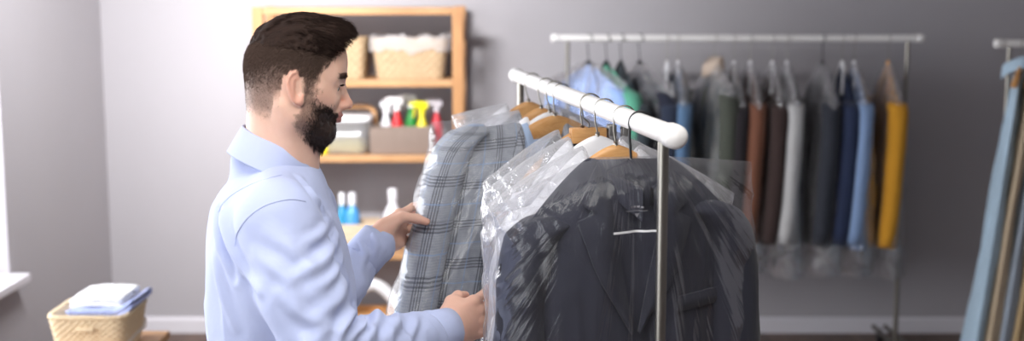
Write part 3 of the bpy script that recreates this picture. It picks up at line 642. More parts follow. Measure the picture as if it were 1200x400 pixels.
# ================================================================ right rack clothes
gR = 'long clothes on the right rack'
for k, (dx, rgb, lab) in enumerate(((0.105, (172, 196, 214), 'pale blue long dress hanging first on the right rack'), (0.163, (206, 186, 158), 'beige long dress hanging second on the right rack'), (0.221, (164, 176, 190), 'blue grey long dress hanging third on the right rack'),
        (0.279, (196, 170, 128), 'tan long dress hanging fourth on the right rack'), (0.337, (222, 210, 186), 'cream long dress hanging fifth on the right rack'), (0.395, (150, 160, 172), 'slate grey long dress hanging sixth on the right rack'))):
    r = CA + np.array([dx, 0, 0]); yaw = -PI / 2 - .42
    hanger('coat_hanger', r, yaw, 'wood', 'hanger of the ' + lab.split(' hanging')[0], 'hangers on the right rack', half=.19, drop=.10, peak=-.075)
    sh = Sheet(-.09, -.20, -.20, .045, .21, .24, .22, .022, -1.42, fold=.012, seed=90 + k, nx=40, nz=40, flare=1.2, tilt=-.10)
    garment('long_dress', r, yaw, fab('dress_cloth_%d' % k, rgb), lab, 'dress', gR, sh, 'coat', sleeves=False, lod=.6)
# ================================================================ shelving unit on the back wall
SY0, SY1 = 6.22, 6.60   # front and back
def zat(py): return P(600, py, SY0)[2]
xr1 = P(543, 60, SY0)[0]; xr0 = P(530, 60, SY0)[0]; xl0 = P(296, 60, SY0)[0]; pw = xr1 - xr0
e = empty('shelving_unit', ((xl0 + xr1) / 2, (SY0 + SY1) / 2, 0), 'open pine shelving unit against the pale back wall', 'shelving unit')
ztop = zat(8)
for x in (xl0, xr0):
    for y0, y1 in ((SY0, SY0 + .045), (SY1 - .045, SY1)):
        b = MB(); b.rbox((x + pw / 2, (y0 + y1) / 2, ztop / 2), (pw, y1 - y0, ztop), .004); b.build('upright', M_pinev, e, smooth=False)
shz = [zat(9), zat(94), zat(182.5), zat(297), zat(380)]
for z in shz:
    b = MB(); b.rbox(((xl0 + xr1) / 2, (SY0 + SY1) / 2 - .004, z - .017), (xr1 - xl0 - .004 - 2 * pw * .97, SY1 - SY0 - .012, .034), .004); b.build('shelf_board', M_pine, e, smooth=False)
def wicker(name, c, lx, ly, h, flare, m, label, cat, rows=14, cnt=60, amp=.003, rim=.009, group=None, rimm=None, handles=False):
    e = empty(name, c, label, cat, group); n = cnt * 8; a = np.linspace(0, 2 * PI, n, endpoint=False)
    k = (np.abs(np.cos(a)) ** 7 + np.abs(np.sin(a)) ** 7) ** (-1 / 7); R_ = rows * 6; t = np.linspace(0, 1, R_ + 1)
    sc = 1 - flare * (1 - t)
    rad = amp * np.sin(a[None] * cnt + PI * np.floor(t * rows * .9999)[:, None]) * np.abs(np.sin(t * rows * PI))[:, None] + amp * .8 * np.abs(np.sin(t * rows * PI))[:, None]
    def surf(off, tt=slice(None), z0=0):
        G = np.zeros((R_ + 1, n, 3)); G[..., 0] = (np.cos(a) * k)[None] * (lx / 2 * sc[:, None] + rad * (1 if off == 0 else -1) - off); G[..., 1] = (np.sin(a) * k)[None] * (ly / 2 * sc[:, None] + rad * (1 if off == 0 else -1) - off); G[..., 2] = (t * h)[:, None]
        return G + np.asarray(c)
    b = MB(); b.grid(surf(0), cv=True); g2 = surf(.012); g2[..., 2] += .006 * (1 - t)[:, None]; b.grid(g2, cv=True, flip=True)
    b.F.append(list(range(n))[::-1]); b.MI.append(0); o = (R_ + 1) * n; b.F.append([o + i for i in range(n)]); b.MI.append(0)
    b.build('basket_body', m, e)
    r = MB()
    for q in range(3):
        ph = q * 2 * PI / 3; rr = rim * .55
        pth = np.stack([(np.cos(a) * k) * (lx / 2 - .004 + rr * np.cos(a * 22 + ph)), (np.sin(a) * k) * (ly / 2 - .004 + rr * np.cos(a * 22 + ph)), h + rr * np.sin(a * 22 + ph)], -1) + np.asarray(c)
        r.tube(pth[::2], rim * .62, 8, closed=True)
    r.build('rim', rimm or m, e)
    if handles:
        w = MB(); w.rbox(np.asarray(c) + [0, -ly / 2 * 1.0 - .002, h * .70], (.055, .008, .012), .003); w.build('handle', m, e)
    return e
def wickmat(name, a, b, sc=60):
    t = NT(name); v = t.coords(); n = t.noise(v, sc, 4, .6); n2 = t.noise(t.coords(scale=(1, 1, 5)), 30, 3)
    c = t.mix(t.math('ADD', t.math('MULTIPLY', n, .6), t.math('MULTIPLY', n2, .4)), lin(b), lin(a)); bs = t.bsdf(Base_Color=c, Roughness=.65, Specular_IOR_Level=.3)
    t.set(bs.inputs['Normal'], t.bump(n, .3, .004)); return t.done(bs)
M_wick = wickmat('pale_wicker', (244, 226, 194), (206, 178, 138)); M_sea = wickmat('seagrass', (206, 182, 148), (150, 122, 90), 40)
def at(px, py, Y, z=None):
    p = P(px, py, Y)
    if z is not None: p[2] = z
    return p
YS = 6.38
def wd(px0, px1, Y=YS): return P(px1, 100, Y)[0] - P(px0, 100, Y)[0]
ps = 1500 / (YS * .995)   # pixels per metre there
def lining(c, lx, ly, z, label, seed, drop=.05):
    n = 96; a = np.linspace(0, 2 * PI, n, endpoint=False); k = (np.abs(np.cos(a)) ** 6 + np.abs(np.sin(a)) ** 6) ** (-1 / 6); prof = [(1.04, -drop), (1.055, -.01), (1.035, .012), (.99, .022), (.93, .012), (.88, -.02), (.5, -.03), (.02, -.02)]
    G = np.zeros((len(prof), n, 3))
    for i, (s, dz) in enumerate(prof):
        nz = fbm(np.stack([np.cos(a) * 7, np.sin(a) * 7, np.full(n, seed + i * .35)], -1), seed)
        G[i, :, 0] = np.cos(a) * k * (lx / 2) * s; G[i, :, 1] = np.sin(a) * k * (ly / 2) * s; G[i, :, 2] = dz + nz * (.014 if i < 7 else .004)
    b = MB(); b.grid(G + np.array([c[0], c[1], z]), cv=True); return b.build('basket_liner', M_liner, label=label, cat='liner')
M_liner = film('white_liner_polythene', .5, .25, (30, 30, 30), 1.0)
z1 = shz[1]
c = at(482, 90, YS, z1 + .001); c[1] = YS + .01
wicker('seagrass_basket', c, 87 / ps, .26, 45 / ps, .14, M_sea, 'large seagrass basket with white plastic lining on the upper shelf', 'basket', 9, 34, .004, .007)
lining(c, 90 / ps, .27, c[2] + 44 / ps, 'crumpled white plastic lining spilling from the large seagrass basket', 5)
c = at(400, 90, YS, z1 + .001); c[1] = YS + .01
wicker('seagrass_basket', c, 62 / ps, .24, 46 / ps, .10, M_sea, 'smaller seagrass basket on the upper shelf beside the man\'s face', 'basket', 9, 26, .004, .007)
# taupe box with spray bottles
z2 = shz[2]
def open_box(name, c, lx, ly, h, m, label, cat, th=.012):
    e = empty(name, c, label, cat); b = MB(); x, y, z = c
    b.rbox((x, y - ly / 2 + th / 2, z + h / 2), (lx, th, h), .004); b.rbox((x, y + ly / 2 - th / 2, z + h / 2), (lx, th, h), .004)
    for s in (-1, 1): b.rbox((x + s * (lx / 2 - th / 2), y, z + h / 2), (th, ly - .004, h), .004)
    b.rbox((x, y, z + th / 2), (lx - .004, ly - .004, th), .002); b.build('box_body', m, e)
    r = MB(); p = np.array([(-1, -1), (1, -1), (1, 1), (-1, 1)], float); pts = [(x + q[0] * (lx / 2 - th / 2), y + q[1] * (ly / 2 - th / 2), z + h) for q in p]
    for i in range(4): r.tube([pts[i], pts[(i + 1) % 4]], .007, 8)
    r.build('rim', m, e); return e
M_taupe = fabric('taupe_felt', (134, 118, 108), .9, 300, .3)
cb = at(473, 183, YS, z2 + .001); cb[1] = YS - .02
bw = 73 / ps
open_box('storage_box', cb, bw, .20, 31 / ps, M_taupe, 'taupe felt storage box full of spray bottles on the middle shelf', 'box')
def spray(c, body, head, label, yaw=0.0, h=.20, r=.032, group='spray bottles in the taupe box'):
    e = empty('spray_bottle', c, label, 'spray bottle', group)
    Rm = np.array([[math.cos(yaw), -math.sin(yaw), 0], [math.sin(yaw), math.cos(yaw), 0], [0, 0, 1]]); c = np.asarray(c, float)
    b = MB(); b.lathe([(0, 0), (r * .92, 0), (r, .006), (r, h * .55), (r * .9, h * .66), (r * .5, h * .84), (r * .40, h * .92), (r * .40, h), (0, h)], c, 24); b.build('bottle_body', plain('bottle_colour', body, .3), e)
    k = MB(); k.lathe([(0, -.004), (r * .52, -.004), (r * .52, .022), (0, .022)], c + [0, 0, h - .004], 16); k.build('collar', plain('spray_head_colour', head, .3), e, angle=40)
    g = MB(); poly = [(-.030, .026), (-.026, .058), (.030, .062), (.052, .056), (.054, .040), (.030, .034), (.014, .020), (-.014, .020)]
    g.prism(poly, .024, M=Rm, c=c + [0, 0, h - .002], bev=.004); g.cyl(c + Rm @ np.array([.052, 0, h + .047]), c + Rm @ np.array([.064, 0, h + .047]), .007, 10); g.build('spray_head', plain('spray_head_colour', head, .3), e, angle=40)
    t_ = MB(); t_.tube([c + Rm @ np.array(q) for q in ((.028, 0, h + .036), (.040, 0, h + .018), (.038, 0, h - .004), (.044, 0, h - .020))], [.006, .005, .005, .004], 8); t_.build('trigger', plain('trigger_colour', head, .3), e)
zb_ = z2 + .014
for (px, top, bc, hc, lab, yw, dy) in ((466, 113, (206, 36, 44), (240, 236, 236), 'red spray bottle with a white head in the taupe box', PI + .3, -.04), (482, 110, (40, 140, 60), (236, 238, 236), 'green spray bottle with a white head in the taupe box', PI, .03),
        (495, 118, (232, 216, 40), (236, 224, 40), 'yellow spray bottle with a yellow head in the taupe box', PI + .2, -.045), (512, 115, (206, 40, 56), (206, 200, 206), 'red spray bottle with a grey head in the taupe box', PI, .02), (453, 116, (226, 226, 232), (232, 232, 236), 'clear white spray bottle left of the red one', .2, .03)):
    x = P(px, 150, YS + dy)[0]; ht = P(px, top, YS + dy)[2] - zb_ - .06
    spray((x, YS - .02 + dy, zb_), bc, hc, lab, yw, ht, .030)
# translucent tub with pale cloths, white lid, wooden bail behind
cb = at(409, 183, YS, z2 + .001); cb[1] = YS - .03
lx, ly, hh = 56 / ps, .20, 38 / ps
e = empty('storage_tub', cb, 'translucent storage tub with a white lid beside the man\'s beard', 'storage tub'); n = 48; a = np.linspace(0, 2 * PI, n, endpoint=False); k = (np.abs(np.cos(a)) ** 7 + np.abs(np.sin(a)) ** 7) ** (-1 / 7)
def ring(s, z, o=0): return np.stack([cb[0] + np.cos(a) * k * (lx / 2 * s - o), cb[1] + np.sin(a) * k * (ly / 2 * s - o), np.full(n, cb[2] + z)], -1)
b = MB(); G = np.stack([ring(.02, .001), ring(.88, .001), ring(.9, .004), ring(1, hh), ring(1, hh, .003), ring(.9, .007, .003), ring(.02, .006)]); b.grid(G, cv=True); b.build('tub_body', film('frosted_plastic', .22, .2, (3, 3, 3), 1, bump=.1), e)
b = MB(); G = np.stack([ring(.02, hh + .001), ring(1.04, hh + .001), ring(1.07, hh + .006), ring(1.06, hh + .02), ring(1.0, hh + .026), ring(.02, hh + .028)]); b.grid(G, cv=True); b.build('lid', M_white, e, angle=50)
b = MB(); G = np.stack([ring(.02, .010), ring(.78, .010), ring(.82, .03), ring(.75, hh * .34), ring(.45, hh * .45), ring(.02, hh * .42)]); G[..., 2] += .008 * fbm(G * 30, 3); b.grid(G, cv=True)
b.build('folded_cloth', fabric('pale_yellow_cloth', (222, 210, 150)), label='pale yellow cloth folded inside the translucent tub', cat='cloth')
c = np.array([P(409, 183, YS)[0], YS + .12, z2 + .001])
e = empty('wooden_box', c, 'wooden box with a bent bail handle behind the translucent tub', 'box')
b = MB(); lx2 = .24; b.rbox(c + [0, 0, .085], (lx2, .10, .17), .006); b.build('box_body', plain('grey_card', (196, 190, 186), .7), e, smooth=False)
b = MB(); w = .125; p = [(-w, .02), (-w, .19), (-w + .015, .212), (-w + .04, .22), (w - .04, .22), (w - .015, .212), (w, .19), (w, .02)]; b.tube([c + [x, -.056, z] for x, z in p], .013, 10); b.build('handle', M_pine, e)
# small bottles behind the man's beard
def small_bottle(name, c, body, h, r, capc, label, cat, group=None, prof=None):
    e = empty(name, c, label, cat, group); b = MB(); b.lathe(prof or [(0, 0), (r * .95, 0), (r, .005), (r, h * .58), (r * .8, h * .68), (r * .42, h * .76), (r * .4, h * .8), (0, h * .8)], c, 24); b.build('bottle_body', plain('small_bottle_colour', body, .25), e)
    k = MB(); k.lathe([(0, 0), (r * .5, 0), (r * .5, h * .2), (r * .4, h * .22), (0, h * .22)], np.asarray(c) + [0, 0, h * .78], 18); k.build('cap', plain('cap_colour', capc, .3), e, angle=40)
yb = at(379, 183, YS - .10, z2 + .001); spray(yb, (236, 222, 44), (60, 160, 70), 'short yellow and green spray bottle showing under the man\'s beard', 1.2, .10, .026, None)
# third shelf: tray with blue bottles, white bottle
z3 = shz[3]
c = at(404, 296, YS - .06, z3 + .001); c[1] = YS - .06
tw = 82 / ps
e = open_box('wooden_tray', c, tw, .20, 32 / ps, wood('pale_birch', (222, 200, 172), (196, 168, 136), 0, 7), 'pale wooden crate holding blue bottles on the lower shelf', 'crate')
for px, lab, col, w_ in ((401, 'teal bottle partly hidden by the man\'s chest, in the pale crate', (60, 150, 190), 14), (413, 'blue bottle with a white pump, in the pale crate', (84, 160, 220), 18)):
    q = np.array([P(px, 250, YS - .06)[0], YS - .06, z3 + .014]); small_bottle('detergent_bottle', q, col, P(px, 226, YS - .06)[2] - q[2], w_ / 2 / ps, (240, 240, 244), lab, 'bottle', 'bottles in the pale crate')
q = np.array([P(461, 296, YS)[0], YS, z3 + .001]); hb = P(461, 221, YS)[2] - q[2]
small_bottle('bleach_bottle', q, (240, 238, 242), hb, 11 / ps, (240, 238, 242), 'white bottle with a narrow neck near the man\'s hand', 'bottle', None, [(0, 0), (11 / ps, 0), (12 / ps, .006), (12 / ps, hb * .45), (10.5 / ps, hb * .58), (5 / ps, hb * .74), (4.2 / ps, hb * .8), (0, hb * .8)])
# bottom shelf: white curved hanger stack in wooden tray
z4 = shz[4]
c = at(440, 380, YS - .04, z4 + .001); c[1] = YS - .04
open_box('wooden_tray', c, .36, .20, .035, wood('tray_pine', (216, 166, 112), (186, 132, 80), 0, 7), 'low pine tray under the white hanger on the bottom shelf', 'tray')
b = MB(); x = np.linspace(-1, 1, 33); ax = np.abs(x); hw = 34 / ps
pth = np.stack([c[0] - .01 + x * hw, c[1] - .02 + 0 * x, c[2] + .030 + (P(436, 345, YS)[2] - P(436, 378, YS)[2]) * (1 - ax ** 1.9)], -1)
b.tube(pth, .030 * np.clip(1.15 - ax ** 4, .3, 1), 12, flat=(.6, 1)); b.build('coat_hanger', M_white, label='spare white hanger standing in the low pine tray', cat='hanger')

# ================================================================ wicker basket of towels on a small table
YT = 3.95
rimz = P(99, 374, YT)[2]; xL, xR_ = P(52, 370, YT)[0], P(147, 372, YT)[0]; bh = .125; ly = .27
tz = rimz - bh; cx = (xL + xR_) / 2; cy = YT + ly / 2
c = np.array([cx, cy, tz + .001])
wicker('wicker_basket', c, xR_ - xL, ly, bh, .16, M_wick, 'pale wicker basket of folded towels on the small table by the window', 'basket', 13, 40, .0022, .008, handles=True)
def towel(c, lx, ly, th, folds, m, label, seed, lift=0.0, yaw=0.0):
    """cloth folded back and forth: a serpentine profile swept along x"""
    prof = []; g = th
    for f in range(folds):
        y = np.linspace(-ly / 2, ly / 2, 14) if f % 2 == 0 else np.linspace(ly / 2, -ly / 2, 14)
        prof += [(q, f * g) for q in y]
        if f < folds - 1:
            s = 1 if f % 2 == 0 else -1
            prof += [(s * (ly / 2 + g * .5 * math.sin(u)), f * g + g * .5 * (1 - math.cos(u))) for u in (PI * .25, PI * .5, PI * .75)]
    prof = np.array(prof); d = np.gradient(prof, axis=0); nrm = np.stack([-d[:, 1], d[:, 0]], -1); nrm /= np.linalg.norm(nrm, axis=1)[:, None] + 1e-9
    t = g * .48; loop = np.concatenate([prof + nrm * t, (prof - nrm * t)[::-1]]); x = np.linspace(-lx / 2, lx / 2, 24); inset = (1 - (np.abs(x) / (lx / 2)) ** 14)
    G = np.zeros((24, len(loop), 3)); G[..., 0] = x[:, None]; cen = np.concatenate([prof, prof[::-1]])
    L = cen[None] + (loop - cen)[None] * (.45 + .55 * inset)[:, None, None]
    G[..., 1] = L[..., 0]; G[..., 2] = L[..., 1] + g * .5
    zz = .006 * fbm(np.stack([G[..., 0] * 9, G[..., 1] * 9, np.full(G.shape[:2], seed)], -1), seed) + lift * np.clip((G[..., 0] / (lx / 2) - .35) / .65, 0, 1) ** 1.5
    G[..., 2] += zz; R_ = np.array([[math.cos(yaw), -math.sin(yaw), 0], [math.sin(yaw), math.cos(yaw), 0], [0, 0, 1]]); G = G @ R_.T
    b = MB(); b.grid(G + np.asarray(c), cv=True); n = len(loop); b.F.append(list(range(n))); b.MI.append(0); b.F.append([23 * n + i for i in range(n)][::-1]); b.MI.append(0)
    return b.build('folded_towel', m, label=label, cat='towel', group='folded towels in the wicker basket', fix=True)
M_tw = fabric('white_terry', (246, 246, 246), .95, 260, .6, .02, .4, (40, 40, 40)); M_tb = fabric('blue_terry', (176, 190, 240), .95, 260, .6, .04, .4, (40, 40, 40))
wv = xR_ - xL
towel((cx + .026, cy + .02, tz + .02), wv * .70, ly * .72, .028, 3, fabric('cream_terry', (236, 232, 226), .95, 260, .5), 'pale towel at the bottom of the wicker basket', 3)
towel((cx + .030, cy + .02, tz + .105), wv * .84, ly * .80, .017, 2, M_tb, 'folded light blue towel under the white one in the wicker basket', 4, lift=.032)
towel((cx + .012, cy + .035, tz + .143), wv * .66, ly * .72, .015, 2, M_tw, 'folded white towel on top of the blue one in the wicker basket', 5)

e = empty('side_table', (cx, cy, 0), 'small pine table under the towel basket near the window', 'table')
tx1 = P(197, 381, YT + .30)[0]; tx0 = xL - .03; ty0, ty1 = YT - .10, YT + .32
b = MB(); b.rbox(((tx0 + tx1) / 2, (ty0 + ty1) / 2, tz - .013), (tx1 - tx0, ty1 - ty0, .026), .004); b.build('table_top', M_pine, e, smooth=False)
for x in (tx0 + .03, tx1 - .03):
    for y in (ty0 + .03, ty1 - .03):
        b = MB(); b.rbox((x, y, (tz - .026) / 2), (.035, .035, tz - .026), .004); b.build('leg', M_pinev, e, smooth=False)
# ================================================================ the man
nrmv = lambda v: np.asarray(v, float) / np.linalg.norm(v)
HYAW, HPIT = math.radians(13), math.radians(9)
HB = frame(HYAW, HPIT); HO = P(341, 96, 2.30)
H2W = lambda q: np.asarray(q, float) @ HB + HO
W2H = lambda p: (np.asarray(p, float) - HO) @ HB.T
BYAW = math.radians(8); BB_ = frame(BYAW, 0)
NECK0 = H2W((-.016, 0, -.045)); NECK1 = P(328, 222, 2.315)
def sdf_head(p):
    q = W2H(p); a = q.copy(); a[..., 1] = np.abs(a[..., 1])
    d = ell(q, (.008, 0, .028), (.085, .0745, .082))
    d = smin(d, ell(q, (-.018, 0, .012), (.060, .067, .066)), .03)          # occiput
    d = smin(d, ell(q, (.034, 0, -.024), (.052, .056, .066)), .035)           # face block
    d = smin(d, cap(a, (.012, .049, -.052), (.062, .016, -.078), .018, .016), .028)   # jaw
    d = smin(d, cap(a, (.0, .054, -.012), (.012, .049, -.052), .014, .017), .02)
    d = smin(d, ell(q, (.068, 0, -.077), (.018, .022, .017)), .014)           # chin
    d = smin(d, cap(a, (.040, .048, -.010), (.066, .036, -.022), .016, .014), .02)    # cheekbone
    d = smin(d, cap(a, (.076, .010, .022), (.068, .038, .022), .013, .012), .014)     # brow ridge
    d = smin(d, ell(q, (.052, 0, .052), (.036, .052, .038)), .025)            # forehead
    d = smax(d, -ell(a, (.093, .033, .004), (.020, .017, .011)), .012)        # eye socket
    d = smin(d, cap(q, (.086, 0, .012), (.104, 0, -.022), .0065, .0085), .009)        # nose ridge
    d = smin(d, ell(q, (.1055, 0, -.0265), (.0105, .0095, .0085)), .006)
    d = smin(d, ell(a, (.0975, .0115, -.030), (.0095, .0065, .0065)), .005)
    d = smax(d, -ell(a, (.099, .0065, -.0365), (.0055, .0032, .004)), .003)    # nostril
    d = smin(d, ell(q, (.084, 0, -.046), (.012, .024, .016)), .012)           # muzzle
    d = smin(d, cap(a, (.0965, 0, -.0475), (.084, .021, -.0500), .0048, .0028), .004)  # upper lip
    d = smin(d, cap(a, (.0945, 0, -.0565), (.083, .019, -.0535), .0055, .003), .004)   # lower lip
    d = smax(d, -cap(a, (.102, 0, -.0518), (.087, .022, -.0518), .0012, .0010), .003)
    e = cap(a, (.0825, .0235, .0085), (.0775, .0405, .008), .0060, .0055); d = smin(d, e, .006)   # upper lid
    e = cap(a, (.0805, .0235, -.003), (.0760, .0405, -.002), .0038, .0036); d = smin(d, e, .006)  # lower lid
    # ear
    eo = np.array([.005, .0705, -.004]); tl = math.radians(14)
    r = a - eo; ex = r[..., 0] * math.cos(tl) + r[..., 2] * math.sin(tl); ez = -r[..., 0] * math.sin(tl) + r[..., 2] * math.cos(tl); ey = r[..., 1] - .30 * np.clip(-ex + .012, 0, 1)
    E = np.stack([ex, ey, ez], -1) * 1.12
    ear = ell(E, (0, .002, .0), (.0175, .0055, .030))
    ear = smax(ear, -ell(E, (.003, .008, -.001), (.0105, .0065, .019)), .003)
    an = np.linspace(math.radians(-150), math.radians(95), 11); pts = np.stack([-np.cos(an) * .0165 * np.where(an < 0, .85, 1.0), 0 * an + .005, np.sin(an) * -.030 * -1], -1)
    rim = None
    for i in range(10):
        c = cap(E, pts[i], pts[i + 1], .0036, .0036); rim = c if rim is None else np.minimum(rim, c)
    ear = smin(ear, rim, .003)
    ear = smin(ear, ell(E, (.006, .003, -.0285), (.0085, .0045, .0095)), .005)     # lobe
    ear = smin(ear, ell(E, (.0155, .002, -.004), (.0050, .0050, .0085)), .004)     # tragus
    ear = smin(ear, cap(E, (-.004, .004, .016), (-.008, .0045, -.014), .0030, .0028), .003)
    d = smin(d, ear, .005)
    # neck
    nk = cap(p, NECK0, NECK1, .056, .066); d = smin(d, nk, .028)
    th = cap(p, H2W((.036, 0, -.075)), P(346, 205, 2.325), .028, .036); d = smin(d, th, .03)
    sc = cap(np.stack([q[..., 0], np.abs(q[..., 1]), q[..., 2]], -1), (-.014, .056, -.040), (.030, .022, -.170), .012, .012); d = smin(d, sc, .022)
    return d
V, F = nets(sdf_head, HO + [-.17, -.14, -.24], HO + [.16, .14, .15], .0021)
V = relax(V, F, 1, .4); N = vnormals(V, F)
Q = W2H(V); f, l, u = Q.T; al = np.abs(l)
isear = (al > .0775) & (f > -.034) & (f < .022) & (u > -.046) & (u < .032)
nz = .0035 * fbm(V * 160, 4)
# hair line at the side and front
side_front = .040 + (u - .02) * .52 - .18 * np.clip(.072 - al, 0, 1) * 0
fronthair = np.where(u > .02, side_front + .010 * np.clip((.06 - al) / .06, 0, 1), np.where(u > -.012, .040, -.022))
low = np.where(f < -.03, -.062, -.035)
hw = np.where(u > .0, .006, .014)
hairm = np.clip((hw - (f - fronthair + nz)) / (2 * hw), 0, 1) * sm(-.012, .022, u - low + nz)
hairm *= np.where((f > -.020) & (f < .024) & (u < .016) & (al > .045), sm(.012, .024, f) + 0 * u, 1)
dense = sm(-.035, .072, u + .012 * sm(-.02, -.09, f))                 # fade: short low, full on top
bf = .026 + np.clip(.016 - u, 0, 1) * .78                            # cheek edge of the beard
ub = np.where(f > .078, sm(-.040, -.044, u + nz * .4), 1)
beardm = sm(-.004, .006, f - np.where(u > -.05, .017, .010) + nz) * sm(.012, -.006, u - np.interp(f, [.010, .022, .030, .048, .072, .1], [.045, .022, -.008, -.033, -.039, -.039]) + nz * 1.5) * sm(-.118, -.100, u - .75 * np.clip(.055 - f, 0, 1) + nz) * ub
side = sm(-.002, .008, f - .018) * sm(.034, .024, f + 0.3 * u) * sm(.03, .02, u) * sm(-.03, -.01, u)
lips = sm(.013, .009, np.abs(u + .0518)) * sm(.0855, .0885, f) * sm(.024, .019, al)
beardm = np.clip(beardm * (1 - np.clip(lips * 1.3, 0, 1)), 0, 1)
hairm[isear] = 0; beardm[isear] = 0
red = np.clip(.9 * isear + .7 * sm(.025, .008, np.hypot(f - .105, u + .028)) + .35 * sm(.03, .0, np.hypot(f - .06, u + .02)), 0, 1)
tone = np.stack([np.clip(hairm * (.66 + .30 * dense), 0, 1), lips, red], -1); tone[:, 0] = np.maximum(tone[:, 0], beardm * (.55 + .3 * sm(.03, .07, f)))
t = NT('skin'); at_ = t.n('ShaderNodeAttribute', attribute_name='tone'); sx = t.n('ShaderNodeSeparateColor'); t.set(sx.inputs[0], at_.outputs['Color'])
v = t.coords(); n = t.noise(v, 60, 4, .6); c = t.mix(n, lin((224, 180, 158)), lin((234, 193, 172)))
c = t.mix(t.math('MULTIPLY', sx.outputs[2], .45), c, lin((216, 138, 118))); c = t.mix(t.math('MULTIPLY', sx.outputs[1], .8), c, lin((190, 112, 104)))
c = t.mix(sx.outputs[0], c, lin((78, 62, 55)))
b_ = t.bsdf(Base_Color=c, Roughness=.5, Subsurface_Weight=.12, Subsurface_Scale=.01, Specular_IOR_Level=.35); b_.inputs['Subsurface Radius'].default_value = (1, .35, .2)
t.set(b_.inputs['Normal'], t.bump(t.noise(v, 420, 3), .12, .002)); M_skin = t.done(b_)
body = MB(); body.add(V, F); tones = [tone]
# ---- joints (world)
shR, elR, wrR = P(327, 258, 2.135), P(384, 424, 2.07), P(525, 388, 2.32)
shL, elL, wrL = P(350, 245, 2.50), P(382, 352, 2.57), P(444, 281, 2.66)
def hand(sgn, O, X, Dz, fing, thumb, stub=.075):
    """sgn +1 right, -1 left; X to the fingertips, Dz out of the back of the hand"""
    X = nrmv(X); Z = nrmv(np.asarray(Dz, float) - X * (np.asarray(Dz, float) @ X)); Y = np.cross(Z, X) * sgn; M = np.stack([X, Y, Z])
    base = [(.088, .029, .002), (.092, .0085, .004), (.088, -.012, .003), (.081, -.031, -.001)]; ln = [(.042, .026, .021), (.046, .029, .022), (.042, .027, .021), (.034, .021, .019)]
    rd = [(.0098, .0086, .0076), (.0100, .0088, .0078), (.0096, .0083, .0073), (.0084, .0072, .0064)]; ch = []
    for k in range(4):
        pth = [np.array(base[k])]; ang = 0
        for j in range(3):
            ang += math.radians(fing[k][j]); spl_ = (.06, .01, -.03, -.08)[k]; pth.append(pth[-1] + ln[k][j] * np.array([math.cos(ang) * math.cos(spl_), math.sin(spl_), -math.sin(ang)]))
        ch.append(pth)
    def fn(p):
        d = None
        for q0, q1, r0, r1 in (((.018, .018, -.002), (.082, .028, 0), .016, .0135), ((.014, .004, 0), (.086, .008, .002), .0165, .0135), ((.014, -.008, 0), (.082, -.012, .001), .0165, .013), ((.018, -.018, -.002), (.074, -.030, -.003), .015, .0115)):
            c = cap(p, q0, q1, r0, r1); d = c if d is None else smin(d, c, .012)
        d = smin(d, cap(p, (.022, .024, -.010), (.056, .038, -.016), .017, .013), .014)      # thenar
        d = smin(d, cap(p, (.022, -.022, -.008), (.055, -.028, -.008), .013, .011), .012)
        w = p * np.array([1, .80, 1.12]); d = smin(d, cap(w, (-stub, 0, -.001), (.012, 0, -.001), .0275, .0245), .022)
        for k in range(4):
            fd = None
            for j in range(3):
                c = cap(p, ch[k][j], ch[k][j + 1], rd[k][j], rd[k][j] * .93 if j < 2 else rd[k][j] * .86); fd = c if fd is None else smin(fd, c, .003)
                if j: fd = smin(fd, np.linalg.norm(p - ch[k][j] - np.array([0, 0, .0012]), axis=-1) - rd[k][j] * 1.04, .003)
            d = smin(d, fd, .005); d = smin(d, np.linalg.norm(p - ch[k][0] - np.array([-.004, 0, .004]), axis=-1) - .0095, .009)
        td = None
        for j in range(len(thumb) - 1):
            r = (.0150, .0112, .0098)[j]; c = cap(p, thumb[j], thumb[j + 1], r, (.0118, .0104, .0078)[j]); td = c if td is None else smin(td, c, .005)
        d = smin(d, td, .008)
        return d
    V, F = nets(fn, (-.08, -.075, -.12), (.20, .11, .055), .0017); V = relax(V, F, 1, .4)
    # nails
    nails = MB()
    for k in range(4):
        a, b = ch[k][2], ch[k][3]; dx = nrmv(b - a); up = nrmv(np.array([0, 0, 1.]) - dx * dx[2]); sd = np.cross(up, dx); c = b + up * rd[k][2] * .78 - dx * .003
        g = np.linspace(-1, 1, 7); G = np.array([[c + dx * .0052 * a_ + sd * .0048 * b_ * (1 - .18 * max(a_, 0) ** 2) - up * .0018 * b_ * b_ for b_ in g] for a_ in g]); nails.grid(G @ M + O)
    a, b = np.array(thumb[-2]), np.array(thumb[-1]); dx = nrmv(b - a); up = nrmv(np.array([0, .55, .85]) - dx * (dx @ np.array([0, .55, .85]))); sd = np.cross(up, dx); c = b + up * .0066 - dx * .001; g = np.linspace(-1, 1, 7)
    G = np.array([[c + dx * .0068 * a_ + sd * .0058 * b_ - up * .0020 * b_ * b_ for b_ in g] for a_ in g]); nails.grid(G @ M + O)
    if sgn < 0: F = F[:, ::-1]
    kn = np.zeros(len(V)); 
    for k in range(4):
        for j, s in ((0, .010), (1, .008), (2, .007), (3, .009)): kn = np.maximum(kn, sm(s * 1.6, s * .4, np.linalg.norm(V - ch[k][j], axis=1)))
    kn = np.maximum(kn, .8 * sm(.018, .006, np.linalg.norm(V - np.array(thumb[-1]), axis=1)))
    return V @ M + O, F, np.stack([0 * kn, 0 * kn, .25 + .6 * kn], -1), nails
upv = np.array([0, 0, 1.])
# right hand: reaches away behind the plastic, back of the hand to the camera, thumb on top
xr = nrmv((.62, .78, .14)); zr = nrmv(np.cross(xr, upv)); zr = nrmv(zr + .25 * upv)
Rh = hand(1, wrR, xr, zr, [(10, 18, 12), (12, 20, 12), (14, 22, 14), (16, 24, 16)], [(.020, .026, -.012), (.050, .042, -.022), (.080, .044, -.030), (.105, .038, -.036)])
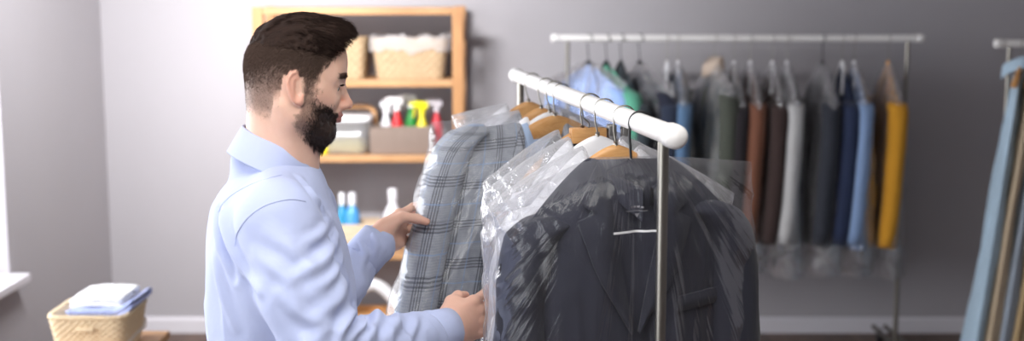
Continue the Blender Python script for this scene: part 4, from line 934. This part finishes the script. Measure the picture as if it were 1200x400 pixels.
# left hand: fingers behind the jacket edge, thumb pressing in front, palm toward the camera
xl = nrmv((.50, .85, .16)); zl = nrmv((-.85, .50, .05))
Lh = hand(-1, wrL, xl, zl, [(4, 16, 12), (6, 18, 14), (10, 22, 16), (14, 26, 18)], [(.020, .024, -.012), (.046, .040, -.032), (.064, .034, -.056), (.070, .028, -.076)], .018)
nailm = plain('nails', (232, 186, 172), .3, var=.03)
# ---- torso, legs under the clothes
rows_y = [195, 210, 232, 262, 300, 350, 400, 450, 520, 580]
xb = [286, 271, 254, 248, 246.5, 247, 249, 250, 252, 254]; xf = [362, 372, 385, 398, 409, 415, 418, 418, 416, 415]
hb = [.062, .115, .172, .200, .205, .195, .180, .174, .180, .182]
YTs = 2.315; zrow = np.array([P(330, y, YTs)[2] for y in rows_y]); Xb = np.array([P(x, y, YTs)[0] for x, y in zip(xb, rows_y)]); Xf = np.array([P(x, y, YTs)[0] for x, y in zip(xf, rows_y)])
o = np.argsort(zrow)
def torso(p, g=0.0):
    z = p[..., 2]; a = spl(zrow[o], ((Xf - Xb) / 2)[o], z) + g; c = spl(zrow[o], ((Xf + Xb) / 2)[o], z); hbv = spl(zrow[o], np.array(hb)[o], z) + g
    x = p[..., 0] - c; y = p[..., 1] - YTs; fx = x * math.cos(BYAW) + y * math.sin(BYAW); ly_ = -x * math.sin(BYAW) + y * math.cos(BYAW)
    k = (np.abs(fx / a) ** 2.3 + np.abs(ly_ / hbv) ** 2.3) ** (1 / 2.3); d = (k - 1) * np.minimum(a, hbv) * .85
    return smax(d, z - (zrow.max() + .0), .02)
hipz = zrow.min(); HX = (Xb + Xf)[-1] / 2
legs = []
for s in (-1, 1): 
    hp = np.array([HX + .01, YTs + s * .09, .92]); kn_ = np.array([HX + .015 + .02 * s, YTs + s * .10, .50]); an = np.array([HX - .02 + .02 * s, YTs + s * .11, .10]); legs.append((hp, kn_, an))
def sdf_body(p):
    d = torso(p, -.018)
    for s, e_, w_ in ((shR, elR, wrR), (shL, elL, wrL)):
        d = smin(d, cap(p, s, e_, .050, .040), .03); d = smin(d, cap(p, e_, w_, .040, .028), .012)
    d = smin(d, cap(p, NECK0, NECK1 - [0, 0, .06], .055, .062), .03)
    for hp, kn_, an in legs: d = smin(d, cap(p, hp, kn_, .078, .052), .03); d = smin(d, cap(p, kn_, an, .052, .036), .015)
    d = smin(d, ell(p, (HX, YTs, .95), (.10, .15, .11)), .04)
    return d
V2, F2 = nets(sdf_body, (-.66, 1.90, .04), (-.02, 2.80, 1.56), .010)
body.add(V2, F2); tones.append(np.zeros((len(V2), 3)))
for h in (Rh, Lh): body.add(h[0], h[1]); tones.append(h[2])
man = body.build('person', M_skin, label='bearded man in a light blue shirt handling the bagged jackets', cat='person', attr=np.concatenate(tones), origin=(HX, YTs, 0))
nb = MB()
for h in (Rh, Lh):
    for V_, in zip(h[3].V): pass
    VV, FF_ = h[3].arr(); nb.add(VV, FF_)
nb.build('fingernails', nailm, man)
# eyes
t = NT('eye'); tc = t.coords('Generated'); em = MB
M_sclera = plain('eye_white', (236, 228, 224), .15, var=.02); M_iris = plain('brown_iris', (62, 40, 28), .1, var=.2)
for s in (-1, 1):
    eb = MB(); c0 = H2W((.0715, s * .0325, .0035)); ax_ = nrmv(HB[0] + .12 * s * HB[1] - .25 * HB[2])
    th = np.linspace(0, PI, 16); eb.lathe(np.stack([np.sin(th) * .0125, np.cos(th) * .0125], -1), c0, 24, axis=ax_); eye = eb.build('eye', M_sclera, man)
    ib = MB(); th = np.linspace(0, .48, 6); ib.lathe(np.stack([np.sin(th) * .0128, np.cos(th) * .0128], -1), c0, 20, axis=ax_); ib.build('iris', M_iris, eye)
# hair
t = NT('dark_brown_hair'); v = t.coords(); n = t.noise(v, 90, 3); b_ = t.bsdf(Base_Color=t.mix(n, lin((30, 21, 18)), lin((54, 38, 31))), Roughness=.72, Specular_IOR_Level=.15); M_hair = t.done(b_); M_short = plain('short_brown_hair', (92, 75, 67), .75, var=.15, spec=.1)
hb_ = MB()
topm = hairm * sm(.044, .086, u + .10 * np.clip(-f - .03, 0, 1) + .0 * al + nz)      # full-length zone
thick = topm ** 1.5 * (.009 + .011 * sm(-.06, .06, f) * sm(.03, .09, u)) 
SV = V + N * (thick + .0012)[:, None] + (HB[0] * .004 + HB[2] * .006)[None] * (topm * sm(.02, .08, f))[:, None]
SV = SV + N * (.0028 * fbm(np.stack([f * 30, l * 120, u * 60], -1), 9) * topm)[:, None]
keep = (topm > .35); fk = keep[F].all(1); used = np.unique(F[fk]); mp = -np.ones(len(V), int); mp[used] = np.arange(len(used))
hb_.add(SV[used], mp[F[fk]])
def pick(mask, n):
    w = np.clip(mask, 0, None); w = w / w.sum(); return RNG.choice(len(V), n, p=w)
def tang(i, d):  # direction laid along the surface
    d = d - N[i] * (d * N[i]).sum(1)[:, None]; return d / (np.linalg.norm(d, axis=1)[:, None] + 1e-9)
# long top hair: rises from the crown and sweeps forward and over to the side
i = pick((topm > .12) * (.4 + .6 * topm), 6500); ff = f[i]; swp = np.stack([.95 + 0 * ff, -.22 + 2.2 * l[i], .10 + 0 * ff], -1) @ HB
dr = tang(i, swp) * .85 + N[i] * (.35 + .35 * sm(.0, .06, ff))[:, None]; dr += .25 * fbm(np.stack([l[i] * 60, ff * 25, u[i] * 20], -1), 3)[:, None] * HB[1]
ln = (.013 + .015 * sm(-.07, .03, ff) - .012 * sm(.045, .085, ff)) * RNG.uniform(.7, 1.15, len(i)) * (.45 + .55 * topm[i])
bd = tang(i, swp) * .25 - N[i] * .38 + HB[2][None] * (.22 * sm(.03, .08, ff) - .08)[:, None]
hb_.add(*strands(SV[i] - N[i] * .003, dr, bd, ln, np.full(len(i), .00062), 6, 3, .14))
# faded sides and back: short stubble-like hair, longer higher up
i = pick(hairm * (1 - topm) * (.22 + dense), 20000); dn = (np.array([[-.55, 0, -.8]]) @ HB).repeat(len(i), 0)
ln = (.0020 + .0085 * dense[i] ** 1.2) * RNG.uniform(.7, 1.2, len(i)); VS_, FS_ = strands(V[i], tang(i, dn) * .8 + N[i] * .55, -N[i] * .25, ln, .00022 + .00014 * dense[i], 4, 3, .2); hb_.add(VS_, FS_, 1)
hb_.build('hair', [M_hair, M_short], man)
t = NT('dark_beard_hair'); v = t.coords(); n = t.noise(v, 90, 3); b_ = t.bsdf(Base_Color=t.mix(n, lin((30, 21, 18)), lin((58, 41, 34))), Roughness=.5, Specular_IOR_Level=.4); M_beard = t.done(b_)
bb = MB(); full = sm(.024, .062, f + .25 * np.clip(-u - .05, 0, 1)); bw_ = beardm * (.25 + full)
i = pick(bw_, 8000); dn = np.stack([.35 + 0 * i, 0 * i, -.95 + 0 * i], -1) @ HB
chin = sm(.035, .070, f[i]) * sm(-.05, -.085, u[i]); ln = (.0024 + .0032 * full[i] + .0065 * chin) * RNG.uniform(.7, 1.2, len(i)); must = (f[i] > .078) & (u[i] > -.052) ; ln[must] *= .62
bb.add(*strands(V[i] - N[i] * .0005, tang(i, dn) * .75 + N[i] * .6, -HB[2][None] * .35 - N[i] * .25, ln, .00030 + .00016 * full[i], 5, 3, .16))
bthick = beardm * (.0004 + .0018 * full + .005 * sm(.045, .075, f) * sm(-.055, -.09, u)); BV = V + N * bthick[:, None] + N * (.0012 * fbm(Q * 220, 6) * beardm)[:, None]
kp = (beardm * full > .82); fk = kp[F].all(1); us = np.unique(F[fk]); mp = -np.ones(len(V), int); mp[us] = np.arange(len(us)); bb.add(BV[us], mp[F[fk]])
bb.build('beard', M_beard, man)
eb = MB()
for s in (-1, 1):
    m_ = sm(.0065, .003, np.abs(u - (.0235 + .16 * np.clip(.030 - np.abs(l - s * .03), -1, .03) * .35))) * sm(.052, .045, s * l) * sm(.008, .013, s * l) * (f > .055)
    i = pick(m_ + 1e-12 * (f > .06), 260); d = np.stack([-.1 + 0 * i, s * .9 + 0 * i, .25 + 0 * i], -1) @ HB
    eb.add(*strands(V[i], tang(i, d) * .85 + N[i] * .4, -N[i] * .3, RNG.uniform(.005, .009, len(i)), np.full(len(i), .00034), 4, 3, .15))
    # lashes
    x_ = np.linspace(0, 1, 26); rt = H2W(np.stack([.0855 - .006 * x_, s * (.0235 + .017 * x_), .0075 + 0 * x_], -1)); eb.add(*strands(rt, np.tile(HB[0] * .9 + HB[2] * -.1, (26, 1)), np.tile(HB[2] * .3, (26, 1)), np.full(26, .009), np.full(26, .0006), 4, 3, .12))
eb.build('eyebrows', M_hair, man)
# ---- shirt
t = NT('light_blue_shirt'); v = t.coords(); n = t.noise(v, 7, 3); fine = t.noise(v, 700, 2)
b_ = t.bsdf(Base_Color=t.mix(n, lin((180, 190, 224)), lin((190, 199, 231))), Roughness=.8, Specular_IOR_Level=.2, Sheen_Weight=.15)
wv1 = t.noise(t.coords(scale=(9, 9, 9)), 1.0, 4, .5, .8); t.set(b_.inputs['Normal'], t.bump(t.math('ADD', wv1, t.math('MULTIPLY', fine, .05)), .16, .03)); M_shirt = t.done(b_)
foreR, foreL = wrR + (elR - wrR) * .16, wrL + (elL - wrL) * .10
def sdf_shirt(p):
    d = torso(p)
    z = p[..., 2]
    d = smin(d, cap(p, P(322, 236, 2.20), P(328, 221, 2.32), .053, .066), .04); d = smin(d, cap(p, P(347, 232, 2.43), P(328, 221, 2.32), .053, .066), .04)
    d = smin(d, cap(p, P(296, 186, 2.315), P(318, 192, 2.315), .036, .045), .035)
    mR = shR + (elR - shR) * .5
    arm = smin(cap(p, shR, mR, .073, .069), cap(p, mR, elR, .069, .060), .02)
    d = smin(d, arm, .022)
    fa = smin(cap(p, elR, elR + (foreR - elR) * .45, .060, .054), cap(p, elR + (foreR - elR) * .45, foreR, .054, .040), .015); d = smin(d, fa, .014)
    d = smin(d, smin(cap(p, shL, elL, .068, .056), cap(p, elL, foreL, .056, .041), .014), .02)
    d = smax(d, .90 - z, .006)
    d = smax(d, -cap(p, H2W((-.02, 0, -.05)), P(322, 196, 2.315), .054, .060), .008)
    return d
SVt, SF = nets(sdf_shirt, (-.66, 1.92, .88), (-.05, 2.80, 1.60), .0042)
SVt = relax(SVt, SF, 2, .5); SN = vnormals(SVt, SF)
def seg(p, a, b):
    ab = b - a; tt_ = ((p - a) @ ab) / (ab @ ab); q = p - a - np.clip(tt_, 0, 1)[:, None] * ab; return tt_, np.linalg.norm(q, axis=1)
dsp = np.zeros(len(SVt))
for (a, b, c_) in ((shR, elR, foreR), (shL, elL, foreL)):
    t1_, r1_ = seg(SVt, a, b); t2_, r2_ = seg(SVt, b, c_); on1 = sm(.10, .078, r1_) * sm(.10, .35, t1_); on2 = sm(.09, .065, r2_) * (r2_ < r1_ + .02)
    axv = nrmv(b - a); ax2 = nrmv(c_ - b)
    w1 = sm(.45, 1.0, t1_) * on1
    al1 = (SVt @ axv); al2 = (SVt @ ax2)
    warp = .012 * fbm(SVt * 14, 21)
    dsp += w1 * .0040 * ridge(np.stack([(al1 + warp) * 19, (SVt @ np.cross(axv, upv)) * 7, SVt[:, 2] * 3], -1), 22)
    dsp += on1 * .0050 * vnoise(np.stack([al1 * 9 + SVt[:, 0] * 8, SVt[:, 1] * 14, SVt[:, 0] * 16], -1), 23)
    dsp += on2 * (.0065 * ridge(np.stack([(al2 + warp) * 28, SVt[:, 2] * 9, SVt[:, 1] * 3], -1), 24) * (sm(.75, .0, t2_) * .8 + .25) + .003 * vnoise(SVt * np.array([18, 18, 24]), 25))
tt1, rr1 = seg(SVt, shR, elR); ontor = sm(.085, .12, rr1)
dsp += ontor * (.0060 * vnoise(np.stack([SVt[:, 0] * 15 + SVt[:, 2] * 6, SVt[:, 1] * 13, SVt[:, 2] * 3.2], -1), 26) + .0030 * ridge(np.stack([SVt[:, 0] * 14 + SVt[:, 2] * 9, SVt[:, 1] * 22, SVt[:, 2] * 4], -1), 27)) * sm(1.52, 1.38, SVt[:, 2])
# modelled creases: lines on the cloth, each a soft ridge
from mathutils.bvhtree import BVHTree
tree = BVHTree.FromPolygons([tuple(x) for x in SVt], SF.tolist())
def onshirt(px, py, lift=.001):
    d = nrmv(P(px, py, 1.0) - np.array([0, 0, HC])); h = tree.ray_cast(Vector((0, 0, HC)), Vector(d))
    return None if h[0] is None else np.array(h[0]) + np.array(h[1]) * lift
def crease(pts, A, w_):
    pts = np.array(pts, float); s_ = np.linspace(0, 1, len(pts)); q = np.linspace(0, 1, 26)
    line = [onshirt(a, b) for a, b in zip(spl(s_, pts[:, 0], q), spl(s_, pts[:, 1], q))]; ok = [k for k in range(26) if line[k] is not None]
    if len(ok) < 3: return np.zeros(len(SVt))
    best = np.full(len(SVt), 9.); amp = np.zeros(len(SVt))
    for k in ok:
        dd = np.linalg.norm(SVt - line[k], axis=1); m_ = dd < best; best[m_] = dd[m_]; amp[m_] = math.sin(PI * (.08 + .84 * k / 25)) ** .7
    return A * amp * (np.exp(-(best / w_) ** 2) - .45 * np.exp(-((best - 1.9 * w_) / w_) ** 2))
for pts, A, w_ in (([(389, 256), (376, 276), (360, 284)], .004, .009), ([(396, 276), (380, 304), (344, 326)], .006, .010), ([(401, 300), (393, 322), (380, 334)], .003, .007), ([(407, 330), (396, 352), (372, 372)], .005, .011),
        ([(255, 243), (255, 262), (261, 292), (272, 326)], -.009, .008), ([(262, 250), (268, 280), (284, 312), (306, 342)], .007, .010), ([(250, 300), (256, 340), (270, 385)], .005, .012),
        ([(352, 208), (370, 232), (383, 252)], .005, .008), ([(414, 362), (404, 380), (398, 399)], .007, .008), ([(428, 362), (421, 380), (410, 399)], .007, .007), ([(444, 365), (438, 383), (428, 399)], .006, .008),
        ([(466, 369), (461, 385), (450, 399)], .005, .008), ([(488, 372), (484, 386), (478, 399)], .004, .007), ([(300, 300), (330, 320), (352, 352)], .004, .012), ([(318, 275), (352, 300), (378, 340)], .004, .013), ([(330, 345), (352, 368), (384, 384)], .005, .011), ([(420, 282), (428, 296), (424, 312)], .005, .008), ([(436, 272), (440, 286), (438, 300)], .004, .007)):
    dsp += crease(pts, A, w_)
SVt = SVt + SN * (dsp * 1.25)[:, None]; SVt = relax(SVt, SF, 1, .4)
sb = MB(); sb.add(SVt, SF); shirt = sb.build('shirt', M_shirt, man)
# surface lookup for seams
tree = BVHTree.FromPolygons([tuple(x) for x in SVt], SF.tolist())
def seam(pts, r=.0011, name='seam'):
    pts = np.array(pts, float); s = np.linspace(0, 1, len(pts)); q = np.linspace(0, 1, 60); px = spl(s, pts[:, 0], q); py = spl(s, pts[:, 1], q)
    w_ = [onshirt(a, b, .0004) for a, b in zip(px, py)]; w_ = np.array([x for x in w_ if x is not None])
    if len(w_) > 4: b = MB(); b.tube(w_, r, 6); b.build(name, M_shirt, shirt)
seam([(275, 289), (279, 272), (291, 255), (311, 241), (338, 234), (358, 236)], name='armhole_seam')
seam([(256, 249), (262, 238), (276, 226), (300, 214), (330, 205)], .0008, 'yoke_seam')
# collar: band and turned-down leaf
cc = (P(285, 151, 2.315) + P(365, 184, 2.315)) / 2; ca = np.linalg.norm(P(285, 151, 2.315) - P(365, 184, 2.315)) / 2
cf = nrmv(P(365, 184, 2.315) - P(285, 151, 2.315)); cf = nrmv(cf + math.sin(BYAW) * np.array([0, 1, 0])); cl = nrmv(np.cross(upv, cf)); cu = np.cross(cf, cl)
s = np.linspace(-1, 1, 73); th = s * math.radians(163); rows = []
fr = np.clip((np.abs(s) - .62) / .38, 0, 1)
for (o0, dz, tip) in ((-.004, -.040, 0), (-.002, -.015, 0), (.000, .004, 0), (.003, .008, 0), (.0085, .004, 0), (.015, -.014, .3), (.0235, -.042, 1), (.0248, -.045, 1), (.0228, -.044, 1), (.0135, -.016, .3), (.0050, -.004, 0)):
    o_ = np.full(73, o0); ff_, ll_ = -np.cos(th), np.sin(th); z_ = dz - .014 * tip * fr ** 1.5 - .006 * fr
    o_ = np.where(o_ > 0, o_ * (.45 + .55 * np.clip(np.abs(s) * 2.2, 0, 1)), o_)
    rows.append(cc + (cf * ((ca + o_ + .004 * fr + .012 * tip * fr) * ff_)[:, None]) + cl * (((.067 + o_ + .010 * tip * np.sin(PI * np.abs(s))) * ll_ - np.sign(s) * .004 * fr))[:, None] + cu * z_[:, None])
cb_ = MB(); cb_.grid(np.stack(rows)); cb_.build('collar', M_shirt, shirt)
# cuffs
for a, b in ((elR, wrR), (elL, wrL)):
    ax_ = nrmv(b - a); L = np.linalg.norm(b - a); q0 = b - ax_ * .062; q1 = b + ax_ * .004
    c_ = MB(); prof = [(q0, .0400), (q0 + ax_ * .003, .0435), ((q0 + q1) / 2, .0428), (q1 - ax_ * .003, .0415), (q1, .0400), (q1 - ax_ * .003, .0375), ((q0 + q1) / 2, .0372)]
    c_.tube([p_[0] for p_ in prof], [p_[1] for p_ in prof], 36, cap=False, flat=(.94, 1.04)); 
    c_.build('cuff', M_shirt, shirt)
# navy inner placket edge at the chest
pl = [onshirt(x, y, .002) for x, y in zip(np.linspace(411.5, 415.5, 24), np.linspace(282, 372, 24))]
# ---- trousers, belt and shoes
def sdf_tr(p):
    d = smax(torso(p, .006), p[..., 2] - .93, .006); d = smin(d, ell(p, (HX - .01, YTs, .85), (.120, .178, .10)), .03); d = smax(d, p[..., 2] - .935, .004)
    for hp, kn_, an in legs: d = smin(d, cap(p, hp, kn_, .092, .072), .03); d = smin(d, cap(p, kn_, an, .072, .058), .02)
    return smax(d, .07 - p[..., 2], .004)
TV, TF = nets(sdf_tr, (-.66, 2.0, .05), (-.12, 2.62, 1.04), .008); TN = vnormals(TV, TF); TV = TV + TN * (.005 * vnoise(TV * np.array([14, 14, 7]), 41))[:, None]
b = MB(); b.add(TV, TF); b.build('trousers', fabric('dark_chino', (52, 56, 74), .85, 900, .3), man)
for hp, kn_, an in legs:
    def sdf_shoe(p, an=an):
        q = p - np.array([an[0], an[1], 0]); d = ell(q, (.055, 0, .035), (.155, .048, .042)); d = smin(d, ell(q, (-.03, 0, .055), (.065, .043, .06)), .03); return smax(d, -(q[..., 2] - .004), .004)
    V3, F3 = nets(sdf_shoe, an * [1, 1, 0] + [-.13, -.07, -.01], an * [1, 1, 0] + [.24, .07, .14], .006); b = MB(); b.add(V3, F3); b.build('shoe', plain('brown_leather', (84, 54, 36), .4), man)
# ================================================================ light
w = bpy.data.worlds.new('daylight'); SC.world = w; w.use_nodes = True
bg = w.node_tree.nodes['Background']; bg.inputs[0].default_value = (.93, .97, 1.0, 1); bg.inputs[1].default_value = 3.0
def area(name, loc, direction, sx, sy, power, color=(1, 1, 1), spread=PI):
    l = bpy.data.lights.new(name, 'AREA'); l.shape = 'RECTANGLE'; l.size = sx; l.size_y = sy; l.energy = power; l.color = color; l.spread = spread
    o = bpy.data.objects.new(name, l); COL.objects.link(o); o.location = loc; o.rotation_euler = Vector(direction).to_track_quat('-Z', 'Y').to_euler(); return o
for k, (a, c) in enumerate(wins):
    area('daylight_%d' % (k + 1), (XL - .30, (a + c) / 2, (wz0 + wz1) / 2), (1, 0, -.1), c - a, wz1 - wz0, (54, 100)[k], (.985, .985, 1))
# added fill for man and rack: shallow white tray with a lit diffuser
def add_fill_panel(x, y, sx, sy, power, lab):
    e = empty('added_fill_light', (x, y, ZC - .06), lab, 'added light', 'added lights')
    b = MB(); b.rbox((x, y, ZC - .03), (sx + .06, sy + .06, .058), .006); b.build('housing', M_white, e, smooth=False)
    area('added_lamp', (x, y, ZC - .07), (0, 0, -1), sx, sy, power, (1, .98, .95))
    t = NT('fill_diffuser'); em = t.n('ShaderNodeEmission'); em.inputs[0].default_value = (1, .98, .95, 1); em.inputs[1].default_value = 2; m = t.done(em)
    d = MB(); d.rbox((x, y, ZC - .062), (sx, sy, .006), .002); d.build('diffuser', m, e, smooth=False)
add_fill_panel(-.1, 1.3, 1.8, .9, 29, 'flat white added fill panel above the man and the front rack')
def add_wall_wash(x, y, power, lab):  # unseen light added to brighten the left part of the back wall
    e = empty('added_wash_light', (x, y, ZC - .16), lab, 'added wash light', 'added wash lights'); dr = nrm3((-.14, 1, -.46)); c0 = np.array([x, y, ZC - .13])
    b = MB(); b.rbox((x, y, ZC - .012), (.9, .05, .022), .004); b.build('track', M_blackp, e, smooth=False)
    q = np.array(Vector((0, 0, 1)).rotation_difference(Vector(dr)).to_matrix())
    b = MB(); b.rbox(c0, (.8, .14, .06), .01, rot=q); b.cyl(c0, (x, y, ZC - .02), .012, 12); b.build('housing', M_white, e, angle=40)
    area('added_lamp', c0 + dr * .05, dr, .75, .12, power, (1, .99, 1), 1.8)
nrm3 = lambda v: np.asarray(v, float) / np.linalg.norm(v)
add_wall_wash(-1.0, 4.0, 50, 'long added light that washes the back wall by the shelving unit')
SC.view_settings.view_transform = 'Standard'; SC.view_settings.look = 'None'; SC.view_settings.gamma = 1; SC.view_settings.use_curve_mapping = False
SC.view_settings.exposure = 0.0
SC.cycles.use_denoising = True; SC.cycles.transparent_max_bounces = 48; SC.cycles.max_bounces = 10; SC.cycles.sample_clamp_indirect = 6
